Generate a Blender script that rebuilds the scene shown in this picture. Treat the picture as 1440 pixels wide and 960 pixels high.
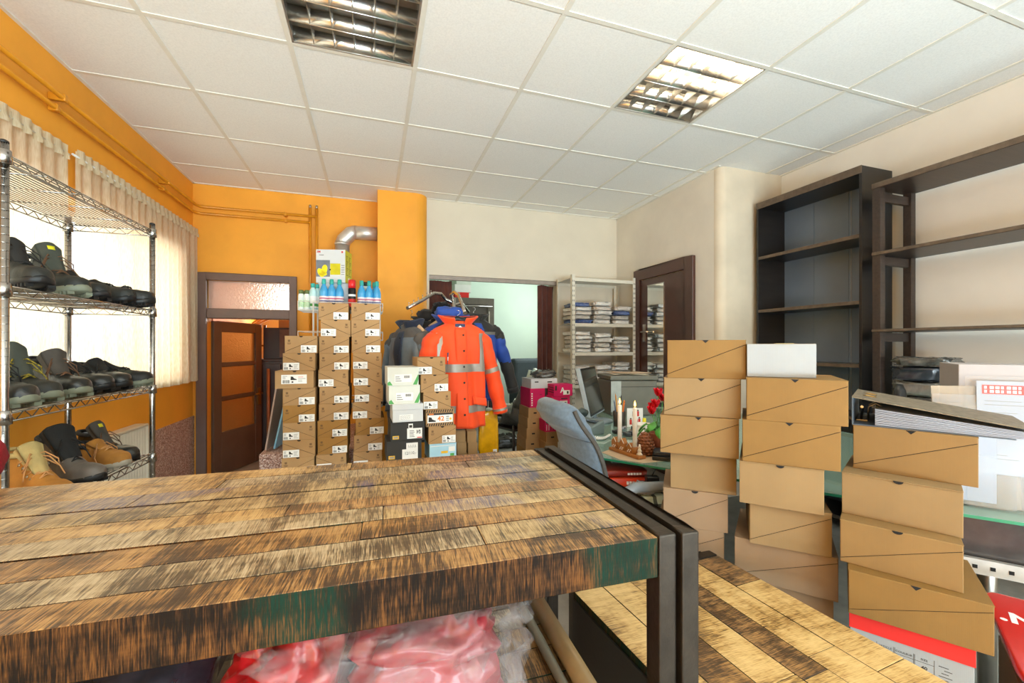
import bpy, bmesh, math, random
from mathutils import Vector, Matrix, Euler, noise
R = math.radians
SC = bpy.context.scene
COL = SC.collection
random.seed(7)
for _o in list(bpy.data.objects): bpy.data.objects.remove(_o)

# ---------------------------------------------------------------- camera
EYE = 1.25                      # camera height, metres
YAW = 0.3202                    # turned right of the room's depth axis
FPX = 592.08                    # focal length in pixels of the 1440x960 frame
cam_d = bpy.data.cameras.new('camera'); cam = bpy.data.objects.new('camera', cam_d); COL.objects.link(cam)
cam.location = (0, 0, EYE); cam.rotation_euler = (R(90), 0, -YAW)
cam_d.sensor_width = 36; cam_d.sensor_fit = 'HORIZONTAL'; cam_d.lens = FPX/1440*36
cam_d.shift_y = 6.9/1440; cam_d.clip_start = 0.02
SC.camera = cam
# ---------------------------------------------------------------- exposure, sky, daylight
SC.view_settings.view_transform = 'Standard'; SC.view_settings.look = 'None'
SC.view_settings.gamma = 1; SC.view_settings.use_curve_mapping = False
SC.view_settings.exposure = 1.0
SC.cycles.max_bounces = 10; SC.cycles.diffuse_bounces = 4; SC.cycles.glossy_bounces = 5
SC.cycles.transmission_bounces = 8; SC.cycles.transparent_max_bounces = 12
SC.cycles.caustics_reflective = False; SC.cycles.caustics_refractive = False
SC.cycles.sample_clamp_indirect = 6
W = bpy.data.worlds.new('sky'); SC.world = W; W.use_nodes = True
W.node_tree.nodes['Background'].inputs[0].default_value = (0.80, 0.90, 1.0, 1)
W.node_tree.nodes['Background'].inputs[1].default_value = 0.9
def area(name, loc, rot, sx, sy, power, col):
    l = bpy.data.lights.new(name, 'AREA'); l.shape = 'RECTANGLE'; l.size = sx; l.size_y = sy
    l.energy = power; l.color = col
    o = bpy.data.objects.new(name, l); COL.objects.link(o); o.location = loc; o.rotation_euler = rot
    return o
# daylight at the curtained window (left) and in the next room
area('daylight_left_window', (-2.15, 2.75, 1.5), (0, R(-90), 0), 1.05, 3.2, 37, (0.84, 0.94, 1.0))
area('added_ceiling_fill', (0.9, -3.3, 0.5), (R(168), 0, 0), 4.2, 1.4, 385, (0.74, 0.91, 1.0))  # added fill lamp low behind the camera, aimed up to brighten the ceiling
area('daylight_next_room', (3.1, 5.75, 2.1), (0, R(75), 0), 1.2, 1.6, 22, (0.93, 1.0, 0.99))
area('daylight_back_hall', (-0.9, 7.0, 1.7), (R(-90), 0, 0), 0.9, 1.0, 16, (1.0, 0.95, 0.88))
# ---------------------------------------------------------------- measuring helpers
FW = Vector((math.sin(YAW), math.cos(YAW), 0)); RT = Vector((math.cos(YAW), -math.sin(YAW), 0)); UP = Vector((0, 0, 1))
ORG = Vector((0, 0, EYE))
def ray(u, v): return FW + RT*((u-720)/FPX) - UP*((v-486.9)/FPX)
def atD(u, v, d): return ORG + ray(u, v)*d
def atX(u, v, x): r = ray(u, v); return ORG + r*(x/r.x)
def atY(u, v, y): r = ray(u, v); return ORG + r*(y/r.y)
def atZ(u, v, z): r = ray(u, v); return ORG + r*((z-EYE)/r.z)
def CW(x, d, z): p = RT*x + FW*d; return Vector((p.x, p.y, z))
# ---------------------------------------------------------------- colours and materials
def lin(c):
    if isinstance(c, str):
        c = c.lstrip('#'); c = [int(c[i:i+2], 16)/255 for i in (0, 2, 4)]
    return tuple((x/12.92 if x <= 0.04045 else ((x+0.055)/1.055)**2.4) for x in c)
class NT:
    def __init__(s, m):
        m.use_nodes = True; s.t = m.node_tree; s.b = s.t.nodes['Principled BSDF']; s.out = s.t.nodes['Material Output']
    def n(s, typ, **kw):
        x = s.t.nodes.new(typ)
        for k, v in kw.items():
            if k in ('ins',):
                for kk, vv in v.items():
                    if isinstance(vv, bpy.types.NodeSocket): s.t.links.new(vv, x.inputs[kk])
                    else: x.inputs[kk].default_value = vv
            else: setattr(x, k, v)
        return x
    def l(s, a, b): s.t.links.new(a, b)
    def coord(s, scale=(1, 1, 1), rot=(0, 0, 0), loc=(0, 0, 0), kind='Object'):
        c = s.n('ShaderNodeTexCoord'); m = s.n('ShaderNodeMapping', ins={'Scale': scale, 'Rotation': rot, 'Location': loc})
        s.l(c.outputs[kind], m.inputs['Vector']); return m.outputs['Vector']
    def noise(s, vec, scale, detail=3, rough=0.5, dist=0):
        return s.n('ShaderNodeTexNoise', ins={'Vector': vec, 'Scale': scale, 'Detail': detail, 'Roughness': rough, 'Distortion': dist}).outputs['Fac']
    def ramp(s, fac, stops, interp='LINEAR'):
        r = s.n('ShaderNodeValToRGB'); r.color_ramp.interpolation = interp
        e = r.color_ramp.elements
        while len(e) < len(stops): e.new(0.5)
        for i, (p, c) in enumerate(stops):
            e[i].position = p; c = c if not isinstance(c, (int, float)) else (c, c, c)
            e[i].color = (*c[:3], 1)
        s.l(fac, r.inputs['Fac']); return r.outputs['Color']
    def mix(s, fac, a, b, typ='MIX'):
        m = s.n('ShaderNodeMix', data_type='RGBA', blend_type=typ)
        for v, i in ((fac, 0), (a, 6), (b, 7)):
            if isinstance(v, bpy.types.NodeSocket): s.l(v, m.inputs[i])
            else: m.inputs[i].default_value = v if isinstance(v, (int, float)) else (*v[:3], 1)
        return m.outputs[2]
    def math(s, op, a, b=0.0, c=0.0):
        m = s.n('ShaderNodeMath', operation=op)
        for i, v in enumerate((a, b, c)):
            if isinstance(v, bpy.types.NodeSocket): s.l(v, m.inputs[i])
            else: m.inputs[i].default_value = v
        return m.outputs[0]
    def bump(s, h, strength=0.3, dist=0.002):
        b = s.n('ShaderNodeBump', ins={'Height': h, 'Strength': strength, 'Distance': dist}); s.l(b.outputs[0], s.b.inputs['Normal'])
MAT = {}
def mat(name, col, rough=0.6, metal=0.0, var=0.12, scale=18, bump=0.15, bscale=None, spec=None, coat=0, sheen=0, stretch=(1, 1, 1), trans=0, alpha=None, emit=None):
    """plain procedural surface: colour mottled by noise, fine bump"""
    if name in MAT: return MAT[name]
    m = bpy.data.materials.new(name); t = NT(m); c = lin(col)
    v = t.coord(scale=stretch)
    f = t.noise(v, scale, 4, 0.55)
    lo = tuple(max(0, x*(1-var)) for x in c); hi = tuple(min(1, x*(1+var)) for x in c)
    t.l(t.ramp(f, [(0.3, lo), (0.7, hi)]), t.b.inputs['Base Color'])
    t.b.inputs['Roughness'].default_value = rough; t.b.inputs['Metallic'].default_value = metal
    if spec is not None: t.b.inputs['Specular IOR Level'].default_value = spec
    if coat: t.b.inputs['Coat Weight'].default_value = coat; t.b.inputs['Coat Roughness'].default_value = 0.1
    if sheen: t.b.inputs['Sheen Weight'].default_value = sheen
    if trans: t.b.inputs['Transmission Weight'].default_value = trans
    if alpha is not None: t.b.inputs['Alpha'].default_value = alpha
    if emit: t.b.inputs['Emission Color'].default_value = (*lin(emit[0]), 1); t.b.inputs['Emission Strength'].default_value = emit[1]
    if bump: t.bump(t.noise(v, bscale or scale*6, 3), bump)
    MAT[name] = m; return m
# ---------------------------------------------------------------- mesh builder
def rotz(a): return Matrix.Rotation(a, 4, 'Z')
def TR(loc, rz=0, rx=0, ry=0): return Matrix.Translation(loc) @ Euler((rx, ry, rz)).to_matrix().to_4x4()
class MB:
    def __init__(s): s.v = []; s.f = []; s.mi = []; s.sm = []
    def add(s, vs, fs, m=0, sm=False, M=None):
        b = len(s.v)
        for p in vs:
            p = Vector(p); s.v.append(M @ p if M is not None else p)
        for f in fs: s.f.append([b+i for i in f]); s.mi.append(m); s.sm.append(sm)
        return s
    def box(s, c, size, m=0, M=None, rz=0):
        x, y, z = size[0]/2, size[1]/2, size[2]/2
        vs = [(-x, -y, -z), (x, -y, -z), (x, y, -z), (-x, y, -z), (-x, -y, z), (x, -y, z), (x, y, z), (-x, y, z)]
        L = Matrix.Translation(c) @ rotz(rz)
        return s.add(vs, [(0, 3, 2, 1), (4, 5, 6, 7), (0, 1, 5, 4), (1, 2, 6, 5), (2, 3, 7, 6), (3, 0, 4, 7)], m, False, (M @ L) if M is not None else L)
    def span(s, a, b, m=0, M=None):
        return s.box([(a[i]+b[i])/2 for i in range(3)], [abs(b[i]-a[i]) for i in range(3)], m, M)
    def prism(s, poly, h, m=0, M=None, sm=False):
        """poly in local XY extruded 0..h in Z (counter-clockwise seen from +Z)"""
        n = len(poly); vs = [(p[0], p[1], 0) for p in poly]+[(p[0], p[1], h) for p in poly]
        fs = [tuple(reversed(range(n))), tuple(range(n, 2*n))]
        s.add(vs, fs, m, False, M)
        s.add(vs, [(i, (i+1) % n, n+(i+1) % n, n+i) for i in range(n)], m, sm, M); return s
    def tube(s, pts, r, n=8, m=0, M=None, caps=True, flat=1.0):
        pts = [Vector(p) for p in pts]; vs = []; fs = []; N = len(pts)
        rr = r if hasattr(r, '__len__') else [r]*N
        ref = None
        for i, p in enumerate(pts):
            t = (pts[min(i+1, N-1)]-pts[max(i-1, 0)])
            t = t.normalized() if t.length > 1e-9 else Vector((0, 0, 1))
            if ref is None:
                ref = Vector((0, 0, 1)) if abs(t.z) < 0.9 else Vector((1, 0, 0))
                a = t.cross(ref).normalized()
            else:
                a = (a - t*a.dot(t)); a = a.normalized() if a.length > 1e-6 else t.orthogonal().normalized()
            b = t.cross(a).normalized()
            for k in range(n):
                th = 2*math.pi*k/n; vs.append(p + a*math.cos(th)*rr[i] + b*math.sin(th)*rr[i]*flat)
        for i in range(N-1):
            for k in range(n): fs.append((i*n+k, i*n+(k+1) % n, (i+1)*n+(k+1) % n, (i+1)*n+k))
        s.add(vs, fs, m, True, M)
        if caps: s.add(vs, [tuple(reversed(range(n))), tuple(range((N-1)*n, N*n))], m, False, M)
        return s
    def lathe(s, prof, n=20, m=0, M=None, close=True):
        vs = []; fs = []
        for r, z in prof:
            for k in range(n): th = 2*math.pi*k/n; vs.append((r*math.cos(th), r*math.sin(th), z))
        for i in range(len(prof)-1):
            for k in range(n): fs.append((i*n+k, i*n+(k+1) % n, (i+1)*n+(k+1) % n, (i+1)*n+k))
        s.add(vs, fs, m, True, M)
        if close:
            N = len(prof); s.add(vs, [tuple(reversed(range(n))), tuple(range((N-1)*n, N*n))], m, False, M)
        return s
    def loft(s, rings, m=0, M=None, closed=True, caps=True, sm=True):
        n = len(rings[0]); vs = [p for r in rings for p in r]; fs = []
        for i in range(len(rings)-1):
            for k in range(n if closed else n-1): fs.append((i*n+k, i*n+(k+1) % n, (i+1)*n+(k+1) % n, (i+1)*n+k))
        s.add(vs, fs, m, sm, M)
        if caps and closed:
            N = len(rings); s.add(vs, [tuple(reversed(range(n))), tuple(range((N-1)*n, N*n))], m, sm, M)
        return s
    def grid(s, fn, nu, nv, m=0, M=None, sm=True):
        vs = [fn(i/nu, j/nv) for j in range(nv+1) for i in range(nu+1)]
        fs = [(j*(nu+1)+i, j*(nu+1)+i+1, (j+1)*(nu+1)+i+1, (j+1)*(nu+1)+i) for j in range(nv) for i in range(nu)]
        return s.add(vs, fs, m, sm, M)
    def text(s, txt, size, M, m=0, depth=0.0006, align='CENTER', bold=False, sx=1.0):
        cu = bpy.data.curves.new('lettering', 'FONT'); cu.body = txt; cu.size = size; cu.extrude = depth/2
        cu.align_x = align; cu.align_y = 'CENTER'; cu.resolution_u = 2
        if bold: cu.offset = size*0.025
        o = bpy.data.objects.new('lettering', cu); COL.objects.link(o)
        me = bpy.data.meshes.new_from_object(o.evaluated_get(bpy.context.evaluated_depsgraph_get()))
        s.add([(v.co.x*sx, v.co.y, v.co.z) for v in me.vertices], [tuple(p.vertices) for p in me.polygons], m, False, M)
        bpy.data.objects.remove(o); bpy.data.curves.remove(cu); bpy.data.meshes.remove(me); return s
    def build(s, name, mats, parent=None, bevel=0, bseg=2, subsurf=0, solid=0, loc=None, rz=0):
        me = bpy.data.meshes.new(name); me.from_pydata([tuple(v) for v in s.v], [], s.f)
        for i, p in enumerate(me.polygons): p.material_index = s.mi[i]; p.use_smooth = s.sm[i]
        for m in (mats if isinstance(mats, (list, tuple)) else [mats]): me.materials.append(m)
        bm = bmesh.new(); bm.from_mesh(me); bmesh.ops.remove_doubles(bm, verts=bm.verts, dist=1e-6); bm.to_mesh(me); bm.free()
        me.update()
        o = bpy.data.objects.new(name, me); COL.objects.link(o)
        if parent is not None: o.parent = parent
        if loc is not None: o.location = loc
        if rz: o.rotation_euler = (0, 0, rz)
        if solid: x = o.modifiers.new('thick', 'SOLIDIFY'); x.thickness = solid; x.offset = 0
        if bevel:
            x = o.modifiers.new('bevel', 'BEVEL'); x.width = bevel; x.segments = bseg; x.limit_method = 'ANGLE'; x.angle_limit = R(40)
        if subsurf: x = o.modifiers.new('sub', 'SUBSURF'); x.levels = subsurf; x.render_levels = subsurf
        return o
def tag(o, label, cat, group=None):
    o['label'] = label; o['category'] = cat
    if group: o['group'] = group
    return o
def thing(name, label, cat, loc=(0, 0, 0), rz=0, group=None, rx=0, ry=0):
    o = bpy.data.objects.new(name, None); COL.objects.link(o); o.empty_display_size = 0.05
    o.location = loc; o.rotation_euler = (rx, ry, rz); return tag(o, label, cat, group)
def struct(o): o['kind'] = 'structure'; return o
def dup(root, loc, rz=0, label=None, group=None, rx=0, ry=0, scale=None):
    r = root.copy(); COL.objects.link(r); r.location = loc; r.rotation_euler = (rx, ry, rz)
    if label: r['label'] = label
    if group: r['group'] = group
    if scale: r.scale = scale
    for ch in list(root.children):
        c = ch.copy(); COL.objects.link(c); c.parent = r
        for g in list(ch.children):
            d = g.copy(); COL.objects.link(d); d.parent = c
    return r
ORD = ['topmost', 'second from the top', 'third from the top', 'fourth from the top', 'fifth from the top', 'sixth from the top', 'seventh from the top', 'eighth from the top', 'ninth from the top', 'tenth from the top', 'eleventh from the top', 'twelfth from the top', 'thirteenth from the top', 'fourteenth from the top']
def lump(mb, size, seed, amp=0.15, freq=3.0, seg=16, m=0, M=None, power=3.0, fold=0.0):
    """soft pillow-like lump: a superellipsoid with noise; base flattened at z=0, top at size z"""
    nu, nv = seg*2, seg; vs = []; fs = []
    ex = 2.0/power
    sg = lambda x, e: math.copysign(abs(x)**e, x)
    for j in range(nv+1):
        ph = -math.pi/2 + math.pi*j/nv
        for i in range(nu):
            th = 2*math.pi*i/nu
            x = sg(math.cos(ph), ex)*sg(math.cos(th), ex); y = sg(math.cos(ph), ex)*sg(math.sin(th), ex); z = sg(math.sin(ph), ex)
            p = Vector((x, y, z)); q = p*freq*0.5 + Vector((seed*3.1, seed*1.7, seed))
            k = 1 + amp*noise.noise(q) + amp*0.5*noise.noise(q*2.3)
            if fold: k += fold*abs(noise.noise(Vector((q.x*2.5, q.y*0.7, q.z*4))))
            pz = (z*k*0.5+0.5)
            vs.append((x*k*size[0]/2, y*k*size[1]/2, max(0.0, pz)*size[2]))
    lo = [min(p[k] for p in vs) for k in range(3)]; hi = [max(p[k] for p in vs) for k in range(3)]
    vs = [((p[0]-lo[0])/(hi[0]-lo[0])*size[0]-size[0]/2, (p[1]-lo[1])/(hi[1]-lo[1])*size[1]-size[1]/2, (p[2]-lo[2])/(hi[2]-lo[2])*size[2]) for p in vs]
    for j in range(nv):
        for i in range(nu): fs.append((j*nu+i, j*nu+(i+1) % nu, (j+1)*nu+(i+1) % nu, (j+1)*nu+i))
    return mb.add(vs, fs, m, True, M)
# ================================================================ THE ROOM
CH = EYE + 1.4885               # ceiling height
XL, XR, XF = -1.55, 3.39, 2.72  # left wall, right wall, protruding far part of the right wall
YB, YW, YN = 4.55, 4.30, -3.65  # back wall (orange), back wall (white), wall behind the camera
ORANGE = mat('orange_paint', '#F4A530', 0.62, var=0.07, scale=3, bump=0.25, bscale=60)
WHITE = mat('white_paint', '#EAE6DC', 0.75, var=0.04, scale=3, bump=0.2, bscale=60)
MINT = mat('mint_paint', '#CFE3D2', 0.75, var=0.03, scale=3, bump=0.1)
FLOORM = mat('grey_linoleum', '#A29E94', 0.45, var=0.2, scale=9, bump=0.1)
BROWNP = mat('brown_gloss_paint', '#4A2A20', 0.28, var=0.12, scale=7, bump=0.08, coat=0.2)
TAUPE = mat('taupe_frame_paint', '#6E564C', 0.4, var=0.12, scale=6, bump=0.12)
CHROME = mat('chrome', '#C9C6C0', 0.18, 1.0, var=0.05, bump=0)
STEEL = mat('galvanised_steel', '#B4B0A8', 0.34, 1.0, var=0.15, scale=6, bump=0.06)
BLACKP = mat('black_plastic', '#161617', 0.4, var=0.15, bump=0.05)
DARK = mat('dark_gap', '#0C0A09', 0.8, var=0.1, bump=0)
WHITEP = mat('white_plastic', '#E9E7E1', 0.4, var=0.03, bump=0)
def mosaic():
    m = bpy.data.materials.new('mosaic_plaster'); t = NT(m); v = t.coord()
    vo = t.n('ShaderNodeTexVoronoi', ins={'Vector': v, 'Scale': 170.0})
    sep = t.n('ShaderNodeSeparateColor', ins={'Color': vo.outputs['Color']})
    t.l(t.ramp(sep.outputs[0], [(0.1, lin('#7A5244')), (0.45, lin('#B08472')), (0.75, lin('#CBA896')), (1, lin('#EADCCF'))]), t.b.inputs['Base Color'])
    t.b.inputs['Roughness'].default_value = 0.5; t.bump(vo.outputs['Distance'], 0.5); return m
MOSAIC = mosaic()
def tile_mat():
    m = bpy.data.materials.new('ceiling_tile'); t = NT(m); v = t.coord()
    f = t.noise(v, 110, 4, 0.7); g = t.noise(v, 1.3, 2)
    c = t.mix(g, lin('#F7F6F2'), lin('#F2EFE8')); c2 = t.mix(t.ramp(f, [(0.35, 0.90), (0.6, 1.0)]), (0, 0, 0), c)
    t.l(t.mix(1.0, t.ramp(f, [(0.3, (0.90, 0.90, 0.90)), (0.6, (1, 1, 1))]), c, 'MULTIPLY'), t.b.inputs['Base Color'])
    t.b.inputs['Roughness'].default_value = 0.9; t.bump(f, 0.35); return m
TILE = tile_mat(); TBAR = mat('ceiling_grid_bar', '#E6E1D4', 0.5, var=0.03, bump=0)
def wall(name, a, b, m, holes=(), axis='Y'):
    """a wall slab between corners a and b with rectangular holes given as (lo, hi, zlo, zhi) along its length"""
    k = 0 if axis == 'Y' else 1; mb = MB()
    edges = sorted({a[k], b[k], *[h[0] for h in holes], *[h[1] for h in holes]})
    for i in range(len(edges)-1):
        lo, hi = edges[i], edges[i+1]; zs = [(a[2], b[2])]
        for h in holes:
            if lo >= h[0]-1e-6 and hi <= h[1]+1e-6: zs = [(a[2], h[2]), (h[3], b[2])]
        for z0, z1 in zs:
            if z1-z0 < 1e-4: continue
            p = list(a); q = list(b); p[k], q[k] = lo, hi; p[2], q[2] = z0, z1
            mb.span(p, q)
    return struct(mb.build(name, m))
struct(MB().span((-1.9, -3.9, -0.1), (3.7, 7.4, 0)).build('floor', FLOORM))
# suspended ceiling: 60 cm tiles on a T-bar grid, open where the two lamps hang
gx = [0.6*i-0.984 for i in range(-1, 9)]; gy = [0.6*j+1.704 for j in range(-9, 6)]
xs = [XL]+[g for g in gx if XL < g < XR]+[XR]; ys = [YN]+[g for g in gy if YN < g < YB]+[YB]
LAMPS = [(1.416, 1.704), (-0.384, 1.704)]
mb = MB()
for i in range(len(xs)-1):
    for j in range(len(ys)-1):
        if any(abs(xs[i]-a) < .01 and abs(ys[j]-b) < .01 for a, b in LAMPS): continue
        mb.span((xs[i]+.006, ys[j]+.006, CH), (xs[i+1]-.006, ys[j+1]-.006, CH+.012))
for g in xs[1:-1]: mb.span((g-.012, YN, CH-.004), (g+.012, YB, CH+.003), 1)
for g in ys[1:-1]: mb.span((XL, g-.0115, CH-.0035), (XR, g+.0115, CH+.0028), 1)
mb.span((XL, YN, CH-.006), (XL+.018, YB, CH), 1); mb.span((XR-.018, YN, CH-.006), (XR, 2.75, CH), 1)
mb.span((XL, YB-.018, CH-.006), (.05, YB, CH), 1); mb.span((.5, YW-.018, CH-.006), (XF, YW, CH), 1); mb.span((XF-.018, 2.75, CH-.006), (XF, YW, CH), 1)
mb.span((-1.9, -3.9, CH+.16), (3.7, 7.4, CH+.2), 1)
struct(mb.build('ceiling', [TILE, TBAR]))
WIN = (1.25, 4.25, 0.98, 2.05)
wall('wall_left', (XL-.3, YN-.2, 0), (XL, YB, CH+.15), ORANGE, [WIN], 'X')
wall('wall_back_left', (XL-.3, YB, 0), (.05, YB+.15, CH+.15), ORANGE, [(-1.44, -.76, 0, 1.86)])
mb = MB(); r = .13
pts = [(.047, 4.6), (.047, 4.195)] + [(.52-r+r*math.sin(a), 4.175+r-r*math.cos(a)) for a in [R(x) for x in range(0, 91, 10)]] + [(.52, 4.6)]
struct(mb.prism(pts, CH+.1, sm=False).build('wall_orange_pillar', ORANGE))
wall('wall_back_right', (.52, YW, 0), (3.4, 4.6, CH+.15), mat('warm_white_paint', '#D8CDB8', 0.75, var=0.04, scale=3, bump=0.2, bscale=60), [(.545, 1.98, 0, 1.975)])
mb = MB(); r = .07
STEPM = mat('stained_darkened_cream_paint', '#CDBEA6', 0.75, var=0.14, scale=2.2, bump=0.25, bscale=50)  # stains, plus a darker cream to offset the direct light on the step
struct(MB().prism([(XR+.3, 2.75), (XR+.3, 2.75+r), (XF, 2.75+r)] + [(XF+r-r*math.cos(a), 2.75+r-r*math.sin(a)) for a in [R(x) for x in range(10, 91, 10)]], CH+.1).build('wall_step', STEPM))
mb = MB()
pts = [(XR+.3, 2.75+r), (XR+.3, 4.6), (XF, 4.6), (XF, 2.75+r)]
struct(mb.prism(pts, CH+.1).build('wall_right_far', mat('cream_paint', '#E0DACD', 0.75, var=0.07, scale=2.5, bump=0.2, bscale=60)))
wall('wall_right', (XR, YN-.2, 0), (XR+.3, 2.75, CH+.15), WHITE, (), 'X')
wall('wall_front', (XL-.3, YN-.2, 0), (XR+.3, YN, CH+.15), WHITE, [(-1.3, 3.1, .4, 2.55)])
# the mint-green next room and the back hall
wall('wall_next_room_back', (0, 7.0, 0), (3.7, 7.2, CH+.15), MINT)
wall('wall_next_room_left', (0, 4.7, 0), (.1, 7.0, CH+.15), MINT, (), 'X')
wall('wall_next_room_right', (3.4, 4.6, 0), (3.6, 7.0, CH+.15), MINT, (), 'X')
wall('wall_hall_left', (-1.9, YB+.15, 0), (-1.6, 7.4, CH+.15), ORANGE, (), 'X')
wall('wall_hall_back', (-1.9, 7.2, 0), (0, 7.4, CH+.15), WHITE)
wall('wall_hall_right', (-.12, YB+.15, 0), (0, 7.2, CH+.15), ORANGE, (), 'X')
struct(MB().span((XL, 1.4, 0), (XL+.012, YB, .62)).build('trim_1', MOSAIC))                       # mosaic dado below the window
# window behind the curtains
fr = mat('window_frame_paint', '#EDEAE2', 0.4, var=0.03, bump=0)
mb = MB(); y0, y1, z0, z1 = WIN; xw = XL-.16
for a in (z0+.03, z1-.03): mb.span((xw-.03, y0, a-.03), (xw+.03, y1, a+.03))
for k in range(5): yy = y0+.03+(y1-y0-.06)*k/4; mb.span((xw-.03, yy-.03, z0), (xw+.03, yy+.03, z1))
w1 = struct(mb.build('window_1', fr, bevel=.004))
g = bpy.data.materials.new('window_glass'); t = NT(g)
tr = t.n('ShaderNodeBsdfTransparent'); gl = t.n('ShaderNodeBsdfGlossy', ins={'Roughness': 0.02}); mx = t.n('ShaderNodeMixShader', ins={0: 0.06})
t.l(tr.outputs[0], mx.inputs[1]); t.l(gl.outputs[0], mx.inputs[2]); t.l(mx.outputs[0], t.out.inputs['Surface'])
MB().span((xw-.004, y0+.05, z0+.05), (xw+.004, y1-.05, z1-.05)).build('pane', g, w1)
MB().span((XL-.14, y0, z0-.03), (XL+.03, y1, z0), 0).build('sill', fr, w1, bevel=.005)
# doorway on the left: frame with a frosted transom, leaf standing open into the hall
def frosted(nm='frosted_glass', cc='#D9D4CC'):
    m = bpy.data.materials.new(nm); t = NT(m); v = t.coord()
    vo = t.n('ShaderNodeTexVoronoi', ins={'Vector': v, 'Scale': 75.0}, feature='SMOOTH_F1')
    t.b.inputs['Base Color'].default_value = (*lin(cc), 1); t.b.inputs['Roughness'].default_value = 0.32
    t.b.inputs['Transmission Weight'].default_value = 0.75; t.b.inputs['Specular IOR Level'].default_value = 0.6
    t.bump(vo.outputs['Distance'], 0.9, 0.004); return m
FROST = frosted(); AMBER = frosted('hall_tinted_frosted_glass', '#E0AE62')  # amber tint paints in the orange hall wall seen through the leaf panes
mb = MB()
for a, b in ((-1.52, -1.44), (-.76, -.695)): mb.span((a, YB-.03, 0), (b, YB+.13, 1.925))
mb.span((-1.44, YB-.03, 1.86), (-.76, YB+.13, 1.925)); mb.span((-1.44, YB-.02, 1.51), (-.76, YB+.1, 1.60))
d1 = struct(mb.build('door_1', TAUPE, bevel=.006))
MB().span((-1.44, YB+.035, 1.595), (-.76, YB+.045, 1.865)).build('transom_pane', FROST, d1)
lw, lh = .69, 1.49; mb = MB()
def bar(a, b): mb.span((a[0], -.02, a[1]), (b[0], .02, b[1]))
bar((0, .01), (.10, lh)); bar((lw-.10, .01), (lw, lh)); bar((.1, lh-.1), (lw-.1, lh)); bar((.1, .01), (lw-.1, .42))
for z in (.72, 1.05): bar((.1, z), (lw-.1, z+.045))
leafm = mat('brown_door_paint', '#5E483A', 0.35, var=0.15, scale=5, bump=0.12)
leaf = mb.build('door_leaf', leafm, d1, bevel=.006); leaf.location = (-1.435, YB+.1, 0); leaf.rotation_euler = (0, 0, R(68))
for z0, z1 in ((.42, .72), (.765, 1.05), (1.095, lh-.1)): MB().span((.1, -.004, z0), (lw-.1, .004, z1)).build('pane', AMBER, leaf)
h = MB().span((lw-.07, -.027, .62), (lw-.03, -.02, .80)); h.tube([(lw-.05, -.02, .74), (lw-.05, -.06, .74), (lw-.16, -.062, .74)], .009)
h.build('door_handle', mat('brass', '#B08A4A', 0.3, 1.0, bump=0), leaf)
# brown door in the right wall, with its architrave
mb = MB(); ya, yb = 3.03, 3.92
mb.span((XF-.035, ya, 0), (XF, ya+.11, 2.06)); mb.span((XF-.035, yb-.10, 0), (XF, yb, 2.06)); mb.span((XF-.035, ya+.11, 1.95), (XF, yb-.1, 2.06))
d2 = struct(mb.build('door_2', BROWNP, bevel=.006))
lf = MB().span((XF-.018, ya+.115, .005), (XF-.002, yb-.105, 1.945)).build('door_leaf', BROWNP, d2, bevel=.004)
h = MB().span((XF-.026, yb-.19, 1.30), (XF-.018, yb-.155, 1.48)); h.tube([(XF-.02, yb-.172, 1.40), (XF-.06, yb-.172, 1.40), (XF-.062, yb-.28, 1.40)], .009)
h.build('door_handle', STEEL, lf)
mir = mat('mirror_glass', '#E8ECEA', 0.02, 1.0, var=0.01, bump=0)
t_ = thing('mirror', 'tall narrow frameless mirror on the brown door', 'mirror', (XF-.018, 3.56, .42))
MB().span((-.006, -.125, 0), (-.001, .125, 1.45)).build('glass', mir, t_)
MB().span((-.0075, -.13, -.01), (-.0015, .13, 0)).span((-.0075, -.13, 1.45), (-.0015, .13, 1.46)).build('clip', STEEL, t_)
# lintel rail over the wide opening
struct(MB().span((.545, YW+.02, 1.935), (1.98, YW+.06, 1.975)).build('trim_2', mat('curtain_rail', '#9C8F82', 0.5, bump=0)))
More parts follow.
